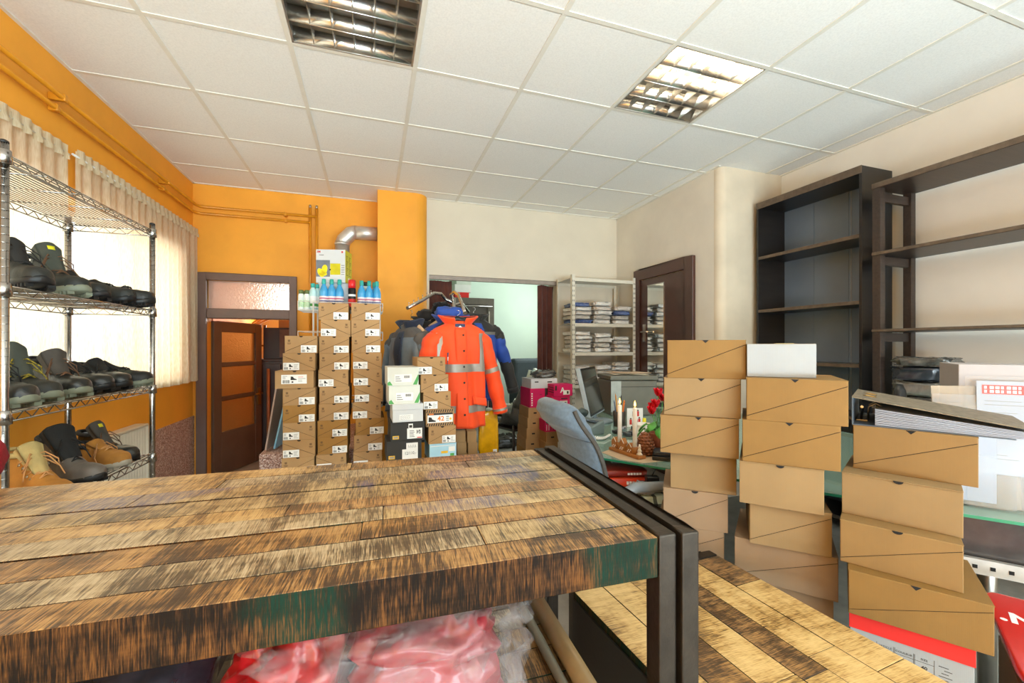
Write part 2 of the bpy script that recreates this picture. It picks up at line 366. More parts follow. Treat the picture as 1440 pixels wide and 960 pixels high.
# ---------------------------------------------------------------- recessed louvre lamps
MIRROR = mat('louvre_aluminium', '#ECEAE5', 0.27, 1.0, var=0.03, bump=0)
def lamp(x, y, lit, label):
    t = thing('ceiling_lamp', label, 'lamp', (x+.3, y+.3, CH), 0, 'recessed louvre lamps in the ceiling')
    a = .285
    h = MB(); h.span((-.293, -.293, .10), (.293, .293, .11))
    for s in (-1, 1): h.span((s*.293-.004*(s > 0), -.293, 0), (s*.293+.004*(s < 0), .293, .10)); h.span((-.293, s*.293-.004*(s > 0), 0), (.293, s*.293+.004*(s < 0), .10))
    h.build('housing', mat('lamp_housing', '#E5E2DA', 0.25, 0.6, bump=0), t)
    rim = MB()
    for s in (-1, 1): rim.span((s*.288-.008, -.296, -.003), (s*.288+.008, .296, .004)); rim.span((-.296, s*.288-.008, -.003), (.296, s*.288+.008, .004))
    rim.build('frame', mat('lamp_frame', '#C9C5BC', 0.3, 0.8, bump=0), t)
    for k in range(4):
        yc = -.21+.14*k
        g = MB()
        for s in (-1, 1):
            g.loft([[(xx, yc+s*.068, .001), (xx, yc+s*.058, .03), (xx, yc+s*.04, .055)] for xx in (-a, a)], closed=False, caps=False)
        g.build('reflector', MIRROR, t, solid=.0012)
        for q in range(7):
            xx = -a+2*a*q/6; c = MB()
            c.add([(xx-.002, yc-.066, .002), (xx+.002, yc-.066, .002), (xx+.010, yc, .05), (xx-.010, yc, .05), (xx-.002, yc+.066, .002), (xx+.002, yc+.066, .002)], [(0, 1, 2, 3), (3, 2, 5, 4), (0, 3, 4), (1, 5, 2)])
            c.build('cross_blade', MIRROR, t)
        on = lit and k < 2
        MB().tube([(-.27, yc, .075), (.27, yc, .075)], .0125, 12).build('tube', mat('lit_tube', '#FFF2DC', 0.5, emit=('#FFEBCB', 42), bump=0) if on else mat('unlit_tube', '#E8EAE8', 0.35, bump=0), t)
    return t
lamp(*LAMPS[0], True, 'recessed square louvre ceiling lamp, its nearer half lit warm white')
lamp(*LAMPS[1], False, 'unlit recessed square louvre ceiling lamp at the top edge of the picture')
# ---------------------------------------------------------------- pipes, flue, radiator, curtains, plinth
PIPE = mat('ochre_pipe_paint', '#D98C1C', 0.35, var=0.12, scale=10, bump=0.05)
def gas(z, off, xe, ztop, zend, label):
    t = thing('gas_pipe', label, 'pipe', (xe, YB-off, z), 0, 'painted gas pipes')
    t.location = (0, 0, 0)
    c = (XL+off, YB-off)
    MB().tube([(XL+off, -3.4, z), (c[0], c[1]-.05, z), (c[0]+.015, c[1]-.015, z), (c[0]+.05, c[1], z), (xe, c[1], z)], .0125, 10).build('horizontal_run', PIPE, t)
    MB().tube([(xe, c[1], ztop), (xe, c[1], zend)], .0125, 10).build('drop', PIPE, t)
    MB().tube([(xe, c[1], ztop), (xe, c[1], ztop+.03)], .011, 10).build('end_cap', STEEL, t)
    for yy in (0.6, 2.75, 3.9): MB().span((XL+.001, yy-.012, z-.018), (XL+off+.014, yy+.012, z+.018)).build('bracket', PIPE, t, bevel=.004)
    MB().span((-.80, c[1]-.014, z-.018), (-.776, YB-.001, z+.018)).build('bracket', PIPE, t, bevel=.004)
gas(2.512, .058, -.515, 2.59, 1.30, 'upper ochre painted gas pipe running along the top of the orange walls')
gas(2.458, .028, -.575, 2.60, 1.40, 'lower ochre painted gas pipe running just under the other one')
ft = thing('flue_pipe', 'shiny metal flue pipe with an elbow entering the orange pillar', 'pipe', (-.275, 4.37, 1.90))
FLUE = mat('aluminium_flue', '#DAD6CE', 0.42, 0.75, var=0.12, scale=12, bump=0.05)
MB().tube([(0, 0, -.55), (0, 0, .36)], .066, 20).build('vertical_section', FLUE, ft)
MB().tube([(0, 0, .335), (.012, 0, .375), (.078, 0, .446), (.12, 0, .458)], .0675, 20).build('elbow', FLUE, ft)
MB().tube([(.105, 0, .457), (.319, 0, .457)], .066, 20).build('horizontal_section', FLUE, ft)
MB().lathe([(.070, -.01), (.071, 0), (.070, .01)], 20, M=Matrix.Translation((0, 0, .335))).build('collar', FLUE, ft)
rt_ = thing('radiator', 'cream ribbed panel radiator under the window behind the shoe rack', 'radiator', (XL+.035, 2.95, .12))
mb = MB()
def rad(u, v):
    y = -.6+1.2*u; return (.038+.006*math.cos(u*2*math.pi*36), y, .02+.56*v)
mb.grid(rad, 144, 1); mb.span((-.01, -.6, .02), (.03, .6, .58))
RADM = mat('radiator_enamel', '#E6DDC8', 0.35, var=0.03, bump=0)
mb.build('panel', RADM, rt_)
mb = MB().span((-.03, -.605, .585), (.046, .605, .60)); mb.build('top_grille', RADM, rt_, bevel=.003)
for s in (-1, 1): MB().span((-.03, s*.605-.004, .02), (.046, s*.605+.004, .59)).build('side_panel', RADM, rt_)
MB().tube([(0, .5, -.12), (0, .5, .03)], .011).build('supply_pipe', RADM, rt_)
MB().tube([(0, -.5, -.12), (0, -.5, .03)], .011).build('return_pipe', RADM, rt_)
def sheer():
    m = bpy.data.materials.new('sheer_curtain'); t = NT(m); v = t.coord(scale=(1, 30, 3))
    f = t.noise(v, 8, 3)
    d = t.n('ShaderNodeBsdfDiffuse'); tl = t.n('ShaderNodeBsdfTranslucent'); tp = t.n('ShaderNodeBsdfTransparent')
    c = t.ramp(f, [(0.3, lin('#E2D0A8')), (0.7, lin('#F4E9CE'))]); t.l(c, d.inputs[0]); t.l(c, tl.inputs[0])
    m1 = t.n('ShaderNodeMixShader', ins={0: 0.42}); t.l(d.outputs[0], m1.inputs[1]); t.l(tl.outputs[0], m1.inputs[2])
    m2 = t.n('ShaderNodeMixShader', ins={0: 0.06}); t.l(m1.outputs[0], m2.inputs[1]); t.l(tp.outputs[0], m2.inputs[2])
    t.l(m2.outputs[0], t.out.inputs['Surface']); return m
SHEER = sheer()
def curtain(y0, y1, x, zt, zb, m, seed, label, amp=.022, wl=.085, axis='Y', header=True):
    L = y1-y0; n = max(24, int(L/.011))
    def fn(u, v):
        s = u*L; a = amp*(.35+.65*(1-v))
        ph = 2*math.pi*s/wl + 2.2*noise.noise(Vector((s*6, seed, 0))) + 0.5*noise.noise(Vector((s*3, seed, v*2)))
        off = a*math.sin(ph)+.5*a*math.sin(ph*.47+seed)
        if v > .975: off = .006*math.sin(ph*2.1)
        z = zb+(zt-zb)*v + (.012*noise.noise(Vector((s*9, seed, 5))) if v > .96 else 0) - (.008*math.sin(s*3.1+seed) if v < .02 else 0)
        return (x+off, y0+s, z) if axis == 'Y' else (y0+s, x+off, z)
    t = thing('curtain', label, 'curtain', (0, 0, 0))
    MB().grid(fn, n, 26).build('drape', m, t)
    if header:
        def hd(u, v):
            s = u*L; off = .012+.008*math.sin(s*95+seed)+.006*noise.noise(Vector((s*40, seed, v)))
            return (x+off*(1 if v < .5 else .6), y0+s, zt-.065+.075*v+.006*noise.noise(Vector((s*30, seed, 7))))
        MB().grid(hd, n, 4).build('ruffle', m, t)
        MB().tube([(x, y0-.03, zt-.03), (x, y1+.03, zt-.03)], .006).build('rod', WHITEP, t)
    return t
curtain(1.15, 2.80, XL+.04, 2.285, .955, SHEER, 1.3, 'cream sheer window curtain behind the near half of the shoe rack', .018)
curtain(2.885, 4.52, XL+.04, 2.30, .945, SHEER, 4.1, 'cream sheer window curtain reaching the far left corner', .018)
BROWNC = mat('brown_curtain', '#5A2C20', 0.8, var=0.25, scale=9, bump=0.2, sheen=0.3)
curtain(.56, .80, YW+.14, 1.94, .15, BROWNC, 2.0, 'brown curtain gathered at the pillar side of the wide opening', .03, .07, 'X', False)
curtain(1.775, 1.97, YW+.14, 1.94, .15, BROWNC, 3.0, 'brown curtain gathered beside the metal shelf of bagged clothes', .03, .06, 'X', False)
struct(MB().span((-.775, 3.45, 0), (-.1, 3.50, .45)).span((-.775, 3.5, 0), (-.73, YB, .45)).span((-.775, 3.45, .45), (-.1, YB, .47)).build('trim_3', MOSAIC, bevel=.004))
# ================================================================ LARGE FURNITURE
def sawn(name, light, mid, dark, amt=0.5, patch=None, ang=0.0, rough=0.33, gx=None, coat=.25, spec=.55):
    """reclaimed mango wood: saw marks across the plank, dark wear, old paint in patches"""
    m = bpy.data.materials.new(name); t = NT(m)
    v = t.coord(scale=(1, 1, 1), rot=(0, 0, ang))
    s1 = t.n('ShaderNodeMapping', ins={'Vector': v, 'Scale': (330, 20, 20)}).outputs[0]
    s2 = t.n('ShaderNodeMapping', ins={'Vector': v, 'Scale': (80, 3, 8)}).outputs[0]
    s3 = t.n('ShaderNodeMapping', ins={'Vector': v, 'Scale': (5, 60, 60)}).outputs[0]
    st = t.noise(s1, 1.6, 4, 0.6, 0.3); st2 = t.noise(s2, 1.2, 3, 0.6, 0.6); gr = t.noise(s3, 1.0, 4, 0.6)
    big = t.noise(v, 7.5, 4, 0.6, 0.4)
    k = t.math('ADD', t.math('MULTIPLY', st, 0.62), t.math('MULTIPLY', st2, 0.28))
    k = t.math('ADD', k, t.math('MULTIPLY', gr, 0.15)); k = t.math('ADD', k, t.math('MULTIPLY', t.math('SUBTRACT', big, 0.5), 0.55))
    k = t.math('ADD', k, amt-0.5)
    c = t.ramp(k, [(0.34, lin(light)), (0.47, tuple((a+b)/2 for a, b in zip(lin(light), lin(mid)))), (0.53, lin(mid)), (0.61, lin(dark)), (0.80, tuple(x*0.5 for x in lin(dark)))])
    if patch:
        pf = t.noise(v, 3.4, 3, 0.6, 0.8)
        pm = t.math('MULTIPLY', t.ramp(pf, [(0.56, 0), (0.62, 1)]), t.ramp(st, [(0.40, 0.15), (0.6, 0.85)]))
        c = t.mix(pm, c, lin(patch))
    if gx:                                        # old green paint left on two stretches of the front board
        sx = t.n('ShaderNodeSeparateXYZ', ins={'Vector': t.coord()}).outputs[0]
        w = t.math('ADD', t.math('MULTIPLY', sx, 0.5), t.math('ADD', t.math('MULTIPLY', t.math('SUBTRACT', big, 0.5), 0.06), 0.9))
        f = t.ramp(w, gx); c = t.mix(t.math('MULTIPLY', f, t.ramp(st, [(0.40, 0.3), (0.6, 0.9)])), c, lin('#0B2A1D'))
    t.l(c, t.b.inputs['Base Color'])
    t.l(t.ramp(gr, [(0.2, rough-.06), (0.8, rough+.14)]), t.b.inputs['Roughness'])
    t.b.inputs['Specular IOR Level'].default_value = spec; t.b.inputs['Coat Weight'].default_value = coat; t.b.inputs['Coat Roughness'].default_value = 0.22
    h = t.math('ADD', t.math('MULTIPLY', st, 0.8), t.math('MULTIPLY', gr, 0.3))
    t.bump(h, 0.30, 0.0020); return m
WOODS = [sawn('mango_wood_tan', '#C9A66E', '#94703F', '#4C361F', .49), sawn('mango_wood_brown', '#B98F56', '#805B30', '#3C2916', .51, ang=.06),
         sawn('mango_wood_greyed', '#C2AE8C', '#8C7858', '#4C3E2C', .51, ang=-.05), sawn('mango_wood_dark', '#9A7448', '#5C4227', '#2A1D12', .56),
         sawn('mango_wood_pale', '#D8B67A', '#AA8348', '#5E4426', .45, ang=.08), sawn('mango_wood_green_paint', '#B48A54', '#7A5834', '#3A2A1A', .54, patch='#1E4A38'),
         sawn('mango_wood_violet_paint', '#C2A678', '#8A7048', '#483826', .49, patch='#4A4668'), sawn('mango_wood_red_paint', '#C09660', '#855E34', '#42301C', .49, patch='#5A2A20')]
EDGE = [sawn('mango_edge_brown', '#6A431E', '#38220F', '#170E07', .54, rough=.6, coat=0, spec=.12, gx=[(.0, 0), (.620, 0), (.640, 1), (.675, 1), (.69, 0), (.83, 0), (.848, 1), (1, 1)]), sawn('mango_edge_green', '#5A4A2A', '#2E3A26', '#141C14', .55, patch='#123A2A', rough=.42), sawn('mango_edge_amber', '#A06C38', '#63421F', '#2A1B10', .52, rough=.42)]
FRAMEM = mat('black_steel_frame', '#3C352E', 0.42, 0.8, var=0.25, scale=22, bump=0.2)
def planked(name, x0, x1, y0, y1, zt, th, parent, rows, seed, picks, plen=(.5, 1.5), forced={}):
    """top of finger-jointed planks laid along x, in one mesh; pieces differ in tone and sit a hair high or low"""
    rnd = random.Random(seed); mb = MB(); nW = len(WOODS); eseq = (0, 0, 0)
    yy = y0
    wts = [rnd.uniform(.8, 1.25) for _ in range(rows)]; tot = sum(wts)
    for r in range(rows):
        w = (y1-y0)*wts[r]/tot; x = x0; q = 0
        while x < x1-1e-4:
            L = rnd.uniform(*plen); e = min(x1, x+L)
            if x1-e < .09: e = x1
            dz = rnd.uniform(-.0011, .0006); g = .0006
            mi = forced.get((r, q), rnd.choice(picks))
            b = len(mb.f); mb.span((x+(g*.4 if x > x0 else 0), yy+(g if r else 0), zt-th), (e, yy+w-(g if r < rows-1 else 0), zt+dz), mi)
            em = nW+eseq[(q+r) % len(eseq)]
            for k in range(b, b+6):
                if k-b in (2, 3, 4, 5): mb.mi[k] = em
            x = e; q += 1
        yy += w
    return mb.build(name, WOODS+EDGE, parent, bevel=.0022, bseg=2)
# shop counter table in front of the camera
def steel_u(x, y0, y1, zt, w=.04, M=None):
    mb = MB(); mb.span((x, y0, 0), (x+w, y0+w, zt)); mb.span((x, y1-w, 0), (x+w, y1, zt)); mb.span((x, y0+w, zt-w), (x+w, y1-w, zt)); mb.span((x, y0+w, .08), (x+w, y1-w, .08+w)); return mb
T1 = thing('console_table', 'rough sawn reclaimed wood counter table with a black steel frame in the foreground', 'table', (.4124, .5378, 0), R(-1.85))
planked('tabletop', -1.55, 0, 0, .572, .96, .0615, T1, 9, 21, [0, 0, 1, 2, 0, 1, 6, 2], forced={(4, 1): 7, (5, 0): 6})
steel_u(.001, -.002, .572, .9625, .031).build('frame', FRAMEM, T1, bevel=.003)
steel_u(-1.585, -.002, .572, .9625, .031).build('frame', FRAMEM, T1, bevel=.003)
planked('shelf', -1.55, 0, .035, .537, .58, .04, T1, 7, 5, [1, 2, 3])
# lower bench with its tall steel end frame standing against the counter
T2 = thing('low_console_table', 'lower reclaimed wood table at right with a tall black steel end frame', 'table', CW(.684, 1.383, 0), 0)
dv = (RT*.19 + FW*-.461); T2.rotation_euler = (0, 0, math.atan2(dv.y, dv.x))
planked('tabletop', -.01, .60, -.545, 0, .56, .05, T2, 6, 33, [0, 4, 4, 0, 5, 4, 0, 1], (.15, .5))
mb = MB().span((-.045, -.545, 0), (-.012, -.505, .562)).span((-.045, -.04, 0), (-.012, 0, .562)).span((-.045, -.505, .525), (-.012, -.04, .562))
mb.build('frame', FRAMEM, T2, bevel=.003)
MB().span((-.01, -.551, .10), (.60, -.546, .54)).build('side_panel', mat('black_panel', '#17130F', 0.5, var=.2, bump=.1), T2)
Tm = Matrix.Rotation(-T2.rotation_euler.z, 4, 'Z') @ Matrix.Translation(-T2.location) @ Matrix.Translation(T1.location) @ rotz(R(-1.85))
mb = steel_u(.036, -.010, .58, .965, .031); mb.v = [Tm @ p for p in mb.v]
mb.build('tall_end_frame', FRAMEM, T2, bevel=.003)
# ---------------------------------------------------------------- black bookcases on the right wall
BLK = mat('black_brown_veneer', '#1E1B1A', 0.30, var=0.3, scale=5, bump=0.08, stretch=(1, 1, 6))
BLK2 = mat('black_brown_edge', '#5A4B3C', 0.35, var=0.35, scale=30, bump=0.15, stretch=(6, 1, 1))
BACKP = mat('grey_black_backboard', '#6A7A8C', 0.33, var=0.12, scale=3, bump=0.05, spec=.6)
B1 = thing('bookcase', 'empty black bookcase with a solid back standing by the white wall step', 'bookcase', (3.05, 1.90, 0))
w, h, dp = .80, 2.44, .30                    # local: x into the wall, y along the wall
for y in (0, w-.018): MB().span((0, y, 0), (dp, y+.018, h)).build('side_panel', BLK, B1, bevel=.0015)
MB().span((.0, .018, h-.045), (dp, w-.018, h)).span((-.003, 0, h-.05), (.0, w, h+.002), 1).build('top_panel', [BLK, BLK2], B1, bevel=.0015)
for z in (.06, .42, .76, 1.11, 1.53, 1.97):
    MB().span((.004, .018, z), (dp-.006, w-.018, z+.022)).span((.0, .018, z-.001), (.004, w-.018, z+.023), 1).build('shelf', [BLK, BLK2], B1)
bk = MB()
for k in range(3): bk.span((dp-.006, .016+k*.257, .05), (dp, .014+(k+1)*.257, h-.02))
bk.build('back_panel', BACKP, B1)
MB().span((dp-.009, .25, .05), (dp-.006, .257, h-.05)).build('back_rail', mat('grey_rail', '#8A9098', .4, bump=0), B1)
B2 = thing('open_shelf', 'wide dark brown open backed shelf with ladder sides beside the black bookcase', 'shelf', (3.0, -.42, 0))
L = 2.23; dp = .34; h2 = 2.275
ES = mat('espresso_wood', '#352A24', 0.36, var=0.3, scale=8, bump=0.12, stretch=(1, 8, 8))
for y in (0, L-.045):
    mb = MB()
    for x in (0, dp-.045): mb.span((x, y, 0), (x+.045, y+.045, h2-.03))
    mb.build('upright', ES, B2, bevel=.002)
    for z in (.10, .75, 1.28, 1.76, 2.16): MB().span((.045, y+.012, z), (dp-.045, y+.034, z+.055)).build('cross_rail', ES, B2, bevel=.002)
for z, th in ((h2-.035, .035), (1.82, .022), (1.34, .018), (.86, .022), (.32, .022)):
    MB().span((-.004, .0, z), (dp, L, z+th)).span((-.007, 0, z+.002), (-.004, L, z+th-.002), 1).build('shelf', [ES, BLK2], B2, bevel=.0015)
# ---------------------------------------------------------------- chrome wire shelving under the window
WS = thing('wire_shelving_unit', 'chrome wire shelving unit full of work shoes under the curtained window', 'shelf', (-1.265, 2.215, 0))
hw, hl = .172, .468                           # half depth (x), half length (y)
CHR = mat('wire_chrome', '#B9B4AC', 0.24, 1.0, var=0.1, bump=0); CHR2 = mat('post_chrome', '#A8A6A2', 0.20, 1.0, var=0.12, scale=40, bump=0)
SHZ = [1.855, 1.440, 1.040, .683, .20]
for sx in (-1, 1):
    for sy in (-1, 1):
        mb = MB().tube([(sx*hw, sy*hl, .02), (sx*hw, sy*hl, 1.885)], .0127, 14)
        for k in range(72): mb.lathe([(.0129, -.0008), (.0133, 0), (.0129, .0008)], 14, M=Matrix.Translation((sx*hw, sy*hl, .05+k*.0254)), close=False)
        po = mb.build('post', CHR2, WS)
        MB().lathe([(.013, 1.885), (.012, 1.892), (.006, 1.896)], 14, M=Matrix.Translation((sx*hw, sy*hl, 0))).build('cap', BLACKP, po)
        MB().lathe([(.014, 0), (.018, .004), (.018, .016), (.012, .022)], 14, M=Matrix.Translation((sx*hw, sy*hl, 0))).build('foot', BLACKP, po)
def truss(mb, a, b, n, gap=.028, r=.0022):
    a = Vector(a); b = Vector(b)
    mb.tube([a, b], .003, 6); mb.tube([a-UP*gap, b-UP*gap], .003, 6)
    mb.tube([a.lerp(b, i/n)-UP*(gap if i % 2 else 0) for i in range(n+1)], r, 5)
for z in SHZ:
    rim = MB()
    for sx in (-1, 1): truss(rim, (sx*hw, -hl+.012, z), (sx*hw, hl-.012, z), 26)
    for sy in (-1, 1): truss(rim, (-hw+.012, sy*hl, z), (hw-.012, sy*hl, z), 10)
    sh = rim.build('shelf', CHR, WS)
    wd = MB()
    for k in range(19): x = -hw+2*hw*(k+1)/20; wd.tube([(x, -hl, z+.003), (x, hl, z+.003)], .0024, 6)
    for k in range(4): y = -hl+2*hl*(k+1)/5; wd.tube([(-hw, y, z-.004), (hw, y, z-.004)], .003, 6)
    wd.build('wire_deck', CHR, sh)
    for sx in (-1, 1):
        for sy in (-1, 1): MB().lathe([(.0145, -.036), (.0195, -.034), (.0175, .008), (.0140, .010)], 14, M=Matrix.Translation((sx*hw, sy*hl, z))).build('collar', CHR2, sh)
# ---------------------------------------------------------------- cream metal shelving with bagged clothes
MS = thing('metal_shelving', 'cream slotted angle metal shelf stacked with bagged white clothes in the far corner', 'shelf', (1.93, 3.88, 0))
CRM = mat('cream_steel', '#DDD5C2', 0.4, var=0.05, bump=0.03)
mw, md, mh = .76, .38, 1.985
for x, sx in ((0, 1), (mw, -1)):
    for y, sy in ((0, 1), (md, -1)):
        mb = MB().span((x, y, 0), (x+sx*.036, y+sy*.002, mh)).span((x, y, 0), (x+sx*.002, y+sy*.036, mh))
        for k in range(38):
            for dx in (.011, .025): mb.span((x+sx*dx-.003, y-sy*.0004, .06+k*.05), (x+sx*dx+.003, y, .078+k*.05), 1)
        mb.build('angle_post', [CRM, mat('slot_shadow', '#6A645A', .7, bump=0)], MS)
for z in (.12, .48, .85, 1.185, 1.485, 1.95): MB().span((.003, .003, z), (mw-.003, md-.003, z+.004)).span((.003, .003, z-.03), (mw-.003, .006, z)).span((.003, md-.006, z-.03), (mw-.003, md-.003, z)).build('shelf', CRM, MS)
# ---------------------------------------------------------------- glass desk
def glassm():
    m = bpy.data.materials.new('green_desk_glass'); t = NT(m); v = t.coord()
    t.b.inputs['Base Color'].default_value = (*lin('#BFE3CF'), 1); t.b.inputs['Roughness'].default_value = 0.04
    t.l(t.ramp(t.noise(v, 2, 2), [(0, 0.55), (1, 0.62)]), t.b.inputs['Transmission Weight']); t.b.inputs['IOR'].default_value = 1.45
    return m
GLASS = glassm(); GEDGE = mat('glass_edge_green', '#2E8A66', 0.12, var=0.1, bump=0, spec=.8)
DK = thing('glass_desk', 'green tinted glass desk with a cut corner under the monitor and candles', 'desk', (0, 0, 0))
KD = 1.08; dz = EYE-.5*KD
poly = [(1.02, 1.87), (.974, 1.675), (1.163, 1.42), (1.90, .49), (2.62, 1.06), (2.62, 3.18), (1.24, 3.18), (1.10, 2.6)]
poly = [(x*KD, min(y*KD, 3.2)) for x, y in poly]
mb = MB(); n = len(poly)
mb.add([(x, y, dz-.010) for x, y in poly]+[(x, y, dz) for x, y in poly], [tuple(reversed(range(n))), tuple(range(n, 2*n))], 0)
mb.add([(x, y, dz-.010) for x, y in poly]+[(x, y, dz) for x, y in poly], [(i, (i+1) % n, n+(i+1) % n, n+i) for i in range(n)], 1)
mb.build('glass_top', [GLASS, GEDGE], DK)
for x, y in ((1.45, 1.78), (2.10, .90), (2.65, 1.2), (2.65, 3.1), (1.50, 3.1), (2.1, 2.2)):
    MB().tube([(x, y, 0), (x, y, dz-.012)], .025, 12).lathe([(.045, dz-.018), (.045, dz-.011)], 16, M=Matrix.Translation((x, y, 0))).build('leg', STEEL, DK)
MB().tube([(1.40, 1.80, dz-.05), (2.10, .90, dz-.05)], .016).tube([(1.50, 3.1, dz-.05), (2.65, 3.1, dz-.05)], .016).build('rail', STEEL, DK)
# modesty panel and perforated rail under the near end
e1 = Vector((1.163*KD, 1.42*KD, 0)); e2 = Vector((1.90*KD, .49*KD, 0)); ed = (e2-e1).normalized(); en = Vector((-ed.y, ed.x, 0)); 
if en.x < 0: en = -en
def onedge(s, o, z): p = e1+ed*s+en*o; return (p.x, p.y, z)
mb = MB(); a = math.atan2(ed.y, ed.x)
mb.box(onedge(.99, .16, .585), (.62, .012, .20), rz=a); mb.build('modesty_panel', mat('dark_gloss_panel', '#4A4644', 0.15, var=.2, bump=0), DK)
mb = MB(); mb.box(onedge(.99, .13, .505), (.62, .02, .05), 0, rz=a)
for k in range(14): mb.box(onedge(.70+k*.042, .1195, .505), (.012, .002, .012), 1, rz=a)
mb.build('perforated_rail', [mat('light_perforated_steel', '#CFCBC4', .35, .3, bump=0), DARK], DK)
# ---------------------------------------------------------------- office chair, seen from behind
CB = mat('blue_grey_upholstery', '#5E6D7A', 0.85, var=0.16, scale=60, bump=0.35, bscale=400, sheen=0.25)
CBD = mat('dark_grey_upholstery', '#4A4742', 0.8, var=0.15, scale=50, bump=0.3, bscale=300)
CP = CW(.52, 2.03, 0)
CHA = thing('office_chair', 'blue grey upholstered office chair with its back to the wooden counter', 'chair', (CP.x, CP.y, 0), R(-93))
# local: front = +y
def back_front(u, v, th):
    # u across, v up; th = +1 / -1 for the front and rear faces
    x = (u-.5)*2; hd = v > .70
    w_ = .205*(.86+.14*math.sin(min(1, v*1.2)*math.pi/1.2))*(1-.12*max(0, v-.8)/.2)
    y = -.215-.145*v+.05*math.sin(v*math.pi)+.045*x*x
    if hd:
        t_ = (v-.70)/.30; thick = .026+.040*math.sin(math.pi*(.08+.80*t_))+.0035*math.sin(t_*22)
        thick *= math.sqrt(max(0, 1-max(0, (t_-.78)/.22)**2)); y -= .012*math.sin(math.pi*t_)
    else: thick = .030+.010*math.sin(math.pi*v/.70)+.0012*math.sin(v*45)
    return (x*w_, y+th*thick*(1-abs(x)**5)**.5, .49+.52*v-.025*abs(x)**4*v*v)
def back_part(name, v0, v1, nv):
    mb = MB(); f = lambda u, v, th: back_front(u, v0+(v1-v0)*v, th)
    mb.grid(lambda u, v: f(u, v, 1), 24, nv); mb.grid(lambda u, v: f(1-u, v, -1), 24, nv); return mb.build(name, CB, CHA)
bo = back_part('backrest', 0, .695, 30); back_part('headrest', .702, 1, 22)
for e_ in (0, 1): MB().tube([back_front(e_, .03+i/20, 0) for i in range(20)], .010, 8).build('edge_piping', CBD, bo)
mb = MB(); lump(mb, (.48, .46, .11), 3, .05, power=5); st = mb.build('seat', CB, CHA); st.location = (0, .02, .42)
def plaid():
    m = bpy.data.materials.new('plaid_cloth'); t = NT(m); v = t.coord(scale=(1, 1, 0))
    s = t.n('ShaderNodeSeparateXYZ', ins={'Vector': v})
    def band(o): return t.ramp(t.math('FRACT', t.math('MULTIPLY', o, 16.0)), [(0, 0.15), (0.28, 0.15), (0.30, 1.0), (1, 1.0)], 'CONSTANT')
    c = t.mix(1.0, band(s.outputs[0]), band(s.outputs[1]), 'MULTIPLY'); t.l(t.mix(1.0, c, lin('#C9CDB0'), 'MULTIPLY'), t.b.inputs['Base Color'])
    t.b.inputs['Roughness'].default_value = .9; return m
MB().span((-.05, -.02, .36), (.05, .08, .43)).tube([(0, -.04, .40), (0, -.25, .41), (0, -.30, .50), (0, -.305, .62)], .022, flat=.5).build('back_support', BLACKP, CHA)
for s in (-1, 1):
    MB().tube([(s*.22, .16, .42), (s*.29, .16, .44), (s*.30, .14, .60), (s*.30, .10, .665), (s*.30, -.10, .675), (s*.29, -.18, .64), (s*.27, -.2, .50), (s*.22, -.14, .42)], [.015, .016, .018, .022, .022, .02, .016, .015], 10).build('armrest', mat('grey_plastic_arm', '#7D858A', .45, bump=.03), CHA)
MB().tube([(0, 0, .10), (0, 0, .37)], .028, 14).lathe([(.04, .07), (.045, .12), (.03, .16)], 16).build('gas_lift', BLACKP, CHA)
for k in range(5):
    a = 2*math.pi*k/5; c, s_ = math.cos(a), math.sin(a)
    lg = MB().tube([(0, 0, .10), (.15*c, .15*s_, .095), (.25*c, .25*s_, .06)], [.028, .022, .016], 8).build('base_spoke', BLACKP, CHA)
    MB().tube([(.25*c-.02*s_, .25*s_+.02*c, .028), (.25*c+.02*s_, .25*s_-.02*c, .028)], .027, 12).build('castor', BLACKP, lg)
pc = thing('plaid_cushion', 'black and cream plaid cushion lying on the office chair seat', 'cushion', (CP.x, CP.y, .534), R(-93))
mb = MB(); lump(mb, (.39, .40, .05), 9, .08, power=5); mb.build('cover', plaid(), pc)
# ================================================================ CARTONS
def card(name, col, var=.07):
    m = bpy.data.materials.new(name); t = NT(m); v = t.coord()
    f = t.noise(v, 9, 4); fl = t.n('ShaderNodeTexWave', ins={'Vector': v, 'Scale': 95.0, 'Distortion': 0.3}).outputs['Fac']
    c = lin(col); lo = tuple(x*(1-var) for x in c); hi = tuple(min(1, x*(1+var)) for x in c)
    cc = t.mix(t.math('MULTIPLY', fl, .10), t.ramp(f, [(.3, lo), (.7, hi)]), tuple(x*.8 for x in c))
    t.l(cc, t.b.inputs['Base Color']); t.b.inputs['Roughness'].default_value = .72
    t.bump(t.math('ADD', fl, t.noise(v, 120, 2)), .10, .001); return m
KRAFT = card('kraft_cardboard', '#AA8455'); OCHRER = card('darkened_ochre_cardboard', '#7F5D28'); KRAFTR = card('darkened_kraft_cardboard', '#86673A'); KRAFT2 = card('pale_kraft_cardboard', '#8B7049'); OCHRE = card('ochre_cardboard', '#9E7232'); KRAFTP = card('greyish_kraft_cardboard', '#8C7256')  # right-hand copies of kraft and ochre, darkened to offset the strong front light
WCARD = card('white_cardboard', '#D0D2D2', .03); WNEAR = card('greyed_white_cardboard', '#989B9C', .03); BCARD = card('black_cardboard', '#2B2A27', .1); PINKC = card('fuchsia_cardboard', '#D5105E', .05); BLUEC = card('pale_blue_cardboard', '#A9D3E4', .05); REDC = card('red_cardboard', '#D8261E', .04)  # white copy for the near boxes, greyed to offset the strong front light
GRNC = card('grey_green_cardboard', '#5C6657', .08); GRYC = card('pale_grey_cardboard', '#D8DAD0', .04)
INK = mat('dark_print', '#2A2622', .7, bump=0); PAPER = mat('white_sticker', '#ECEBE6', .5, var=.03, bump=0); BROWNINK = mat('brown_print', '#5E4428', .7, bump=0)
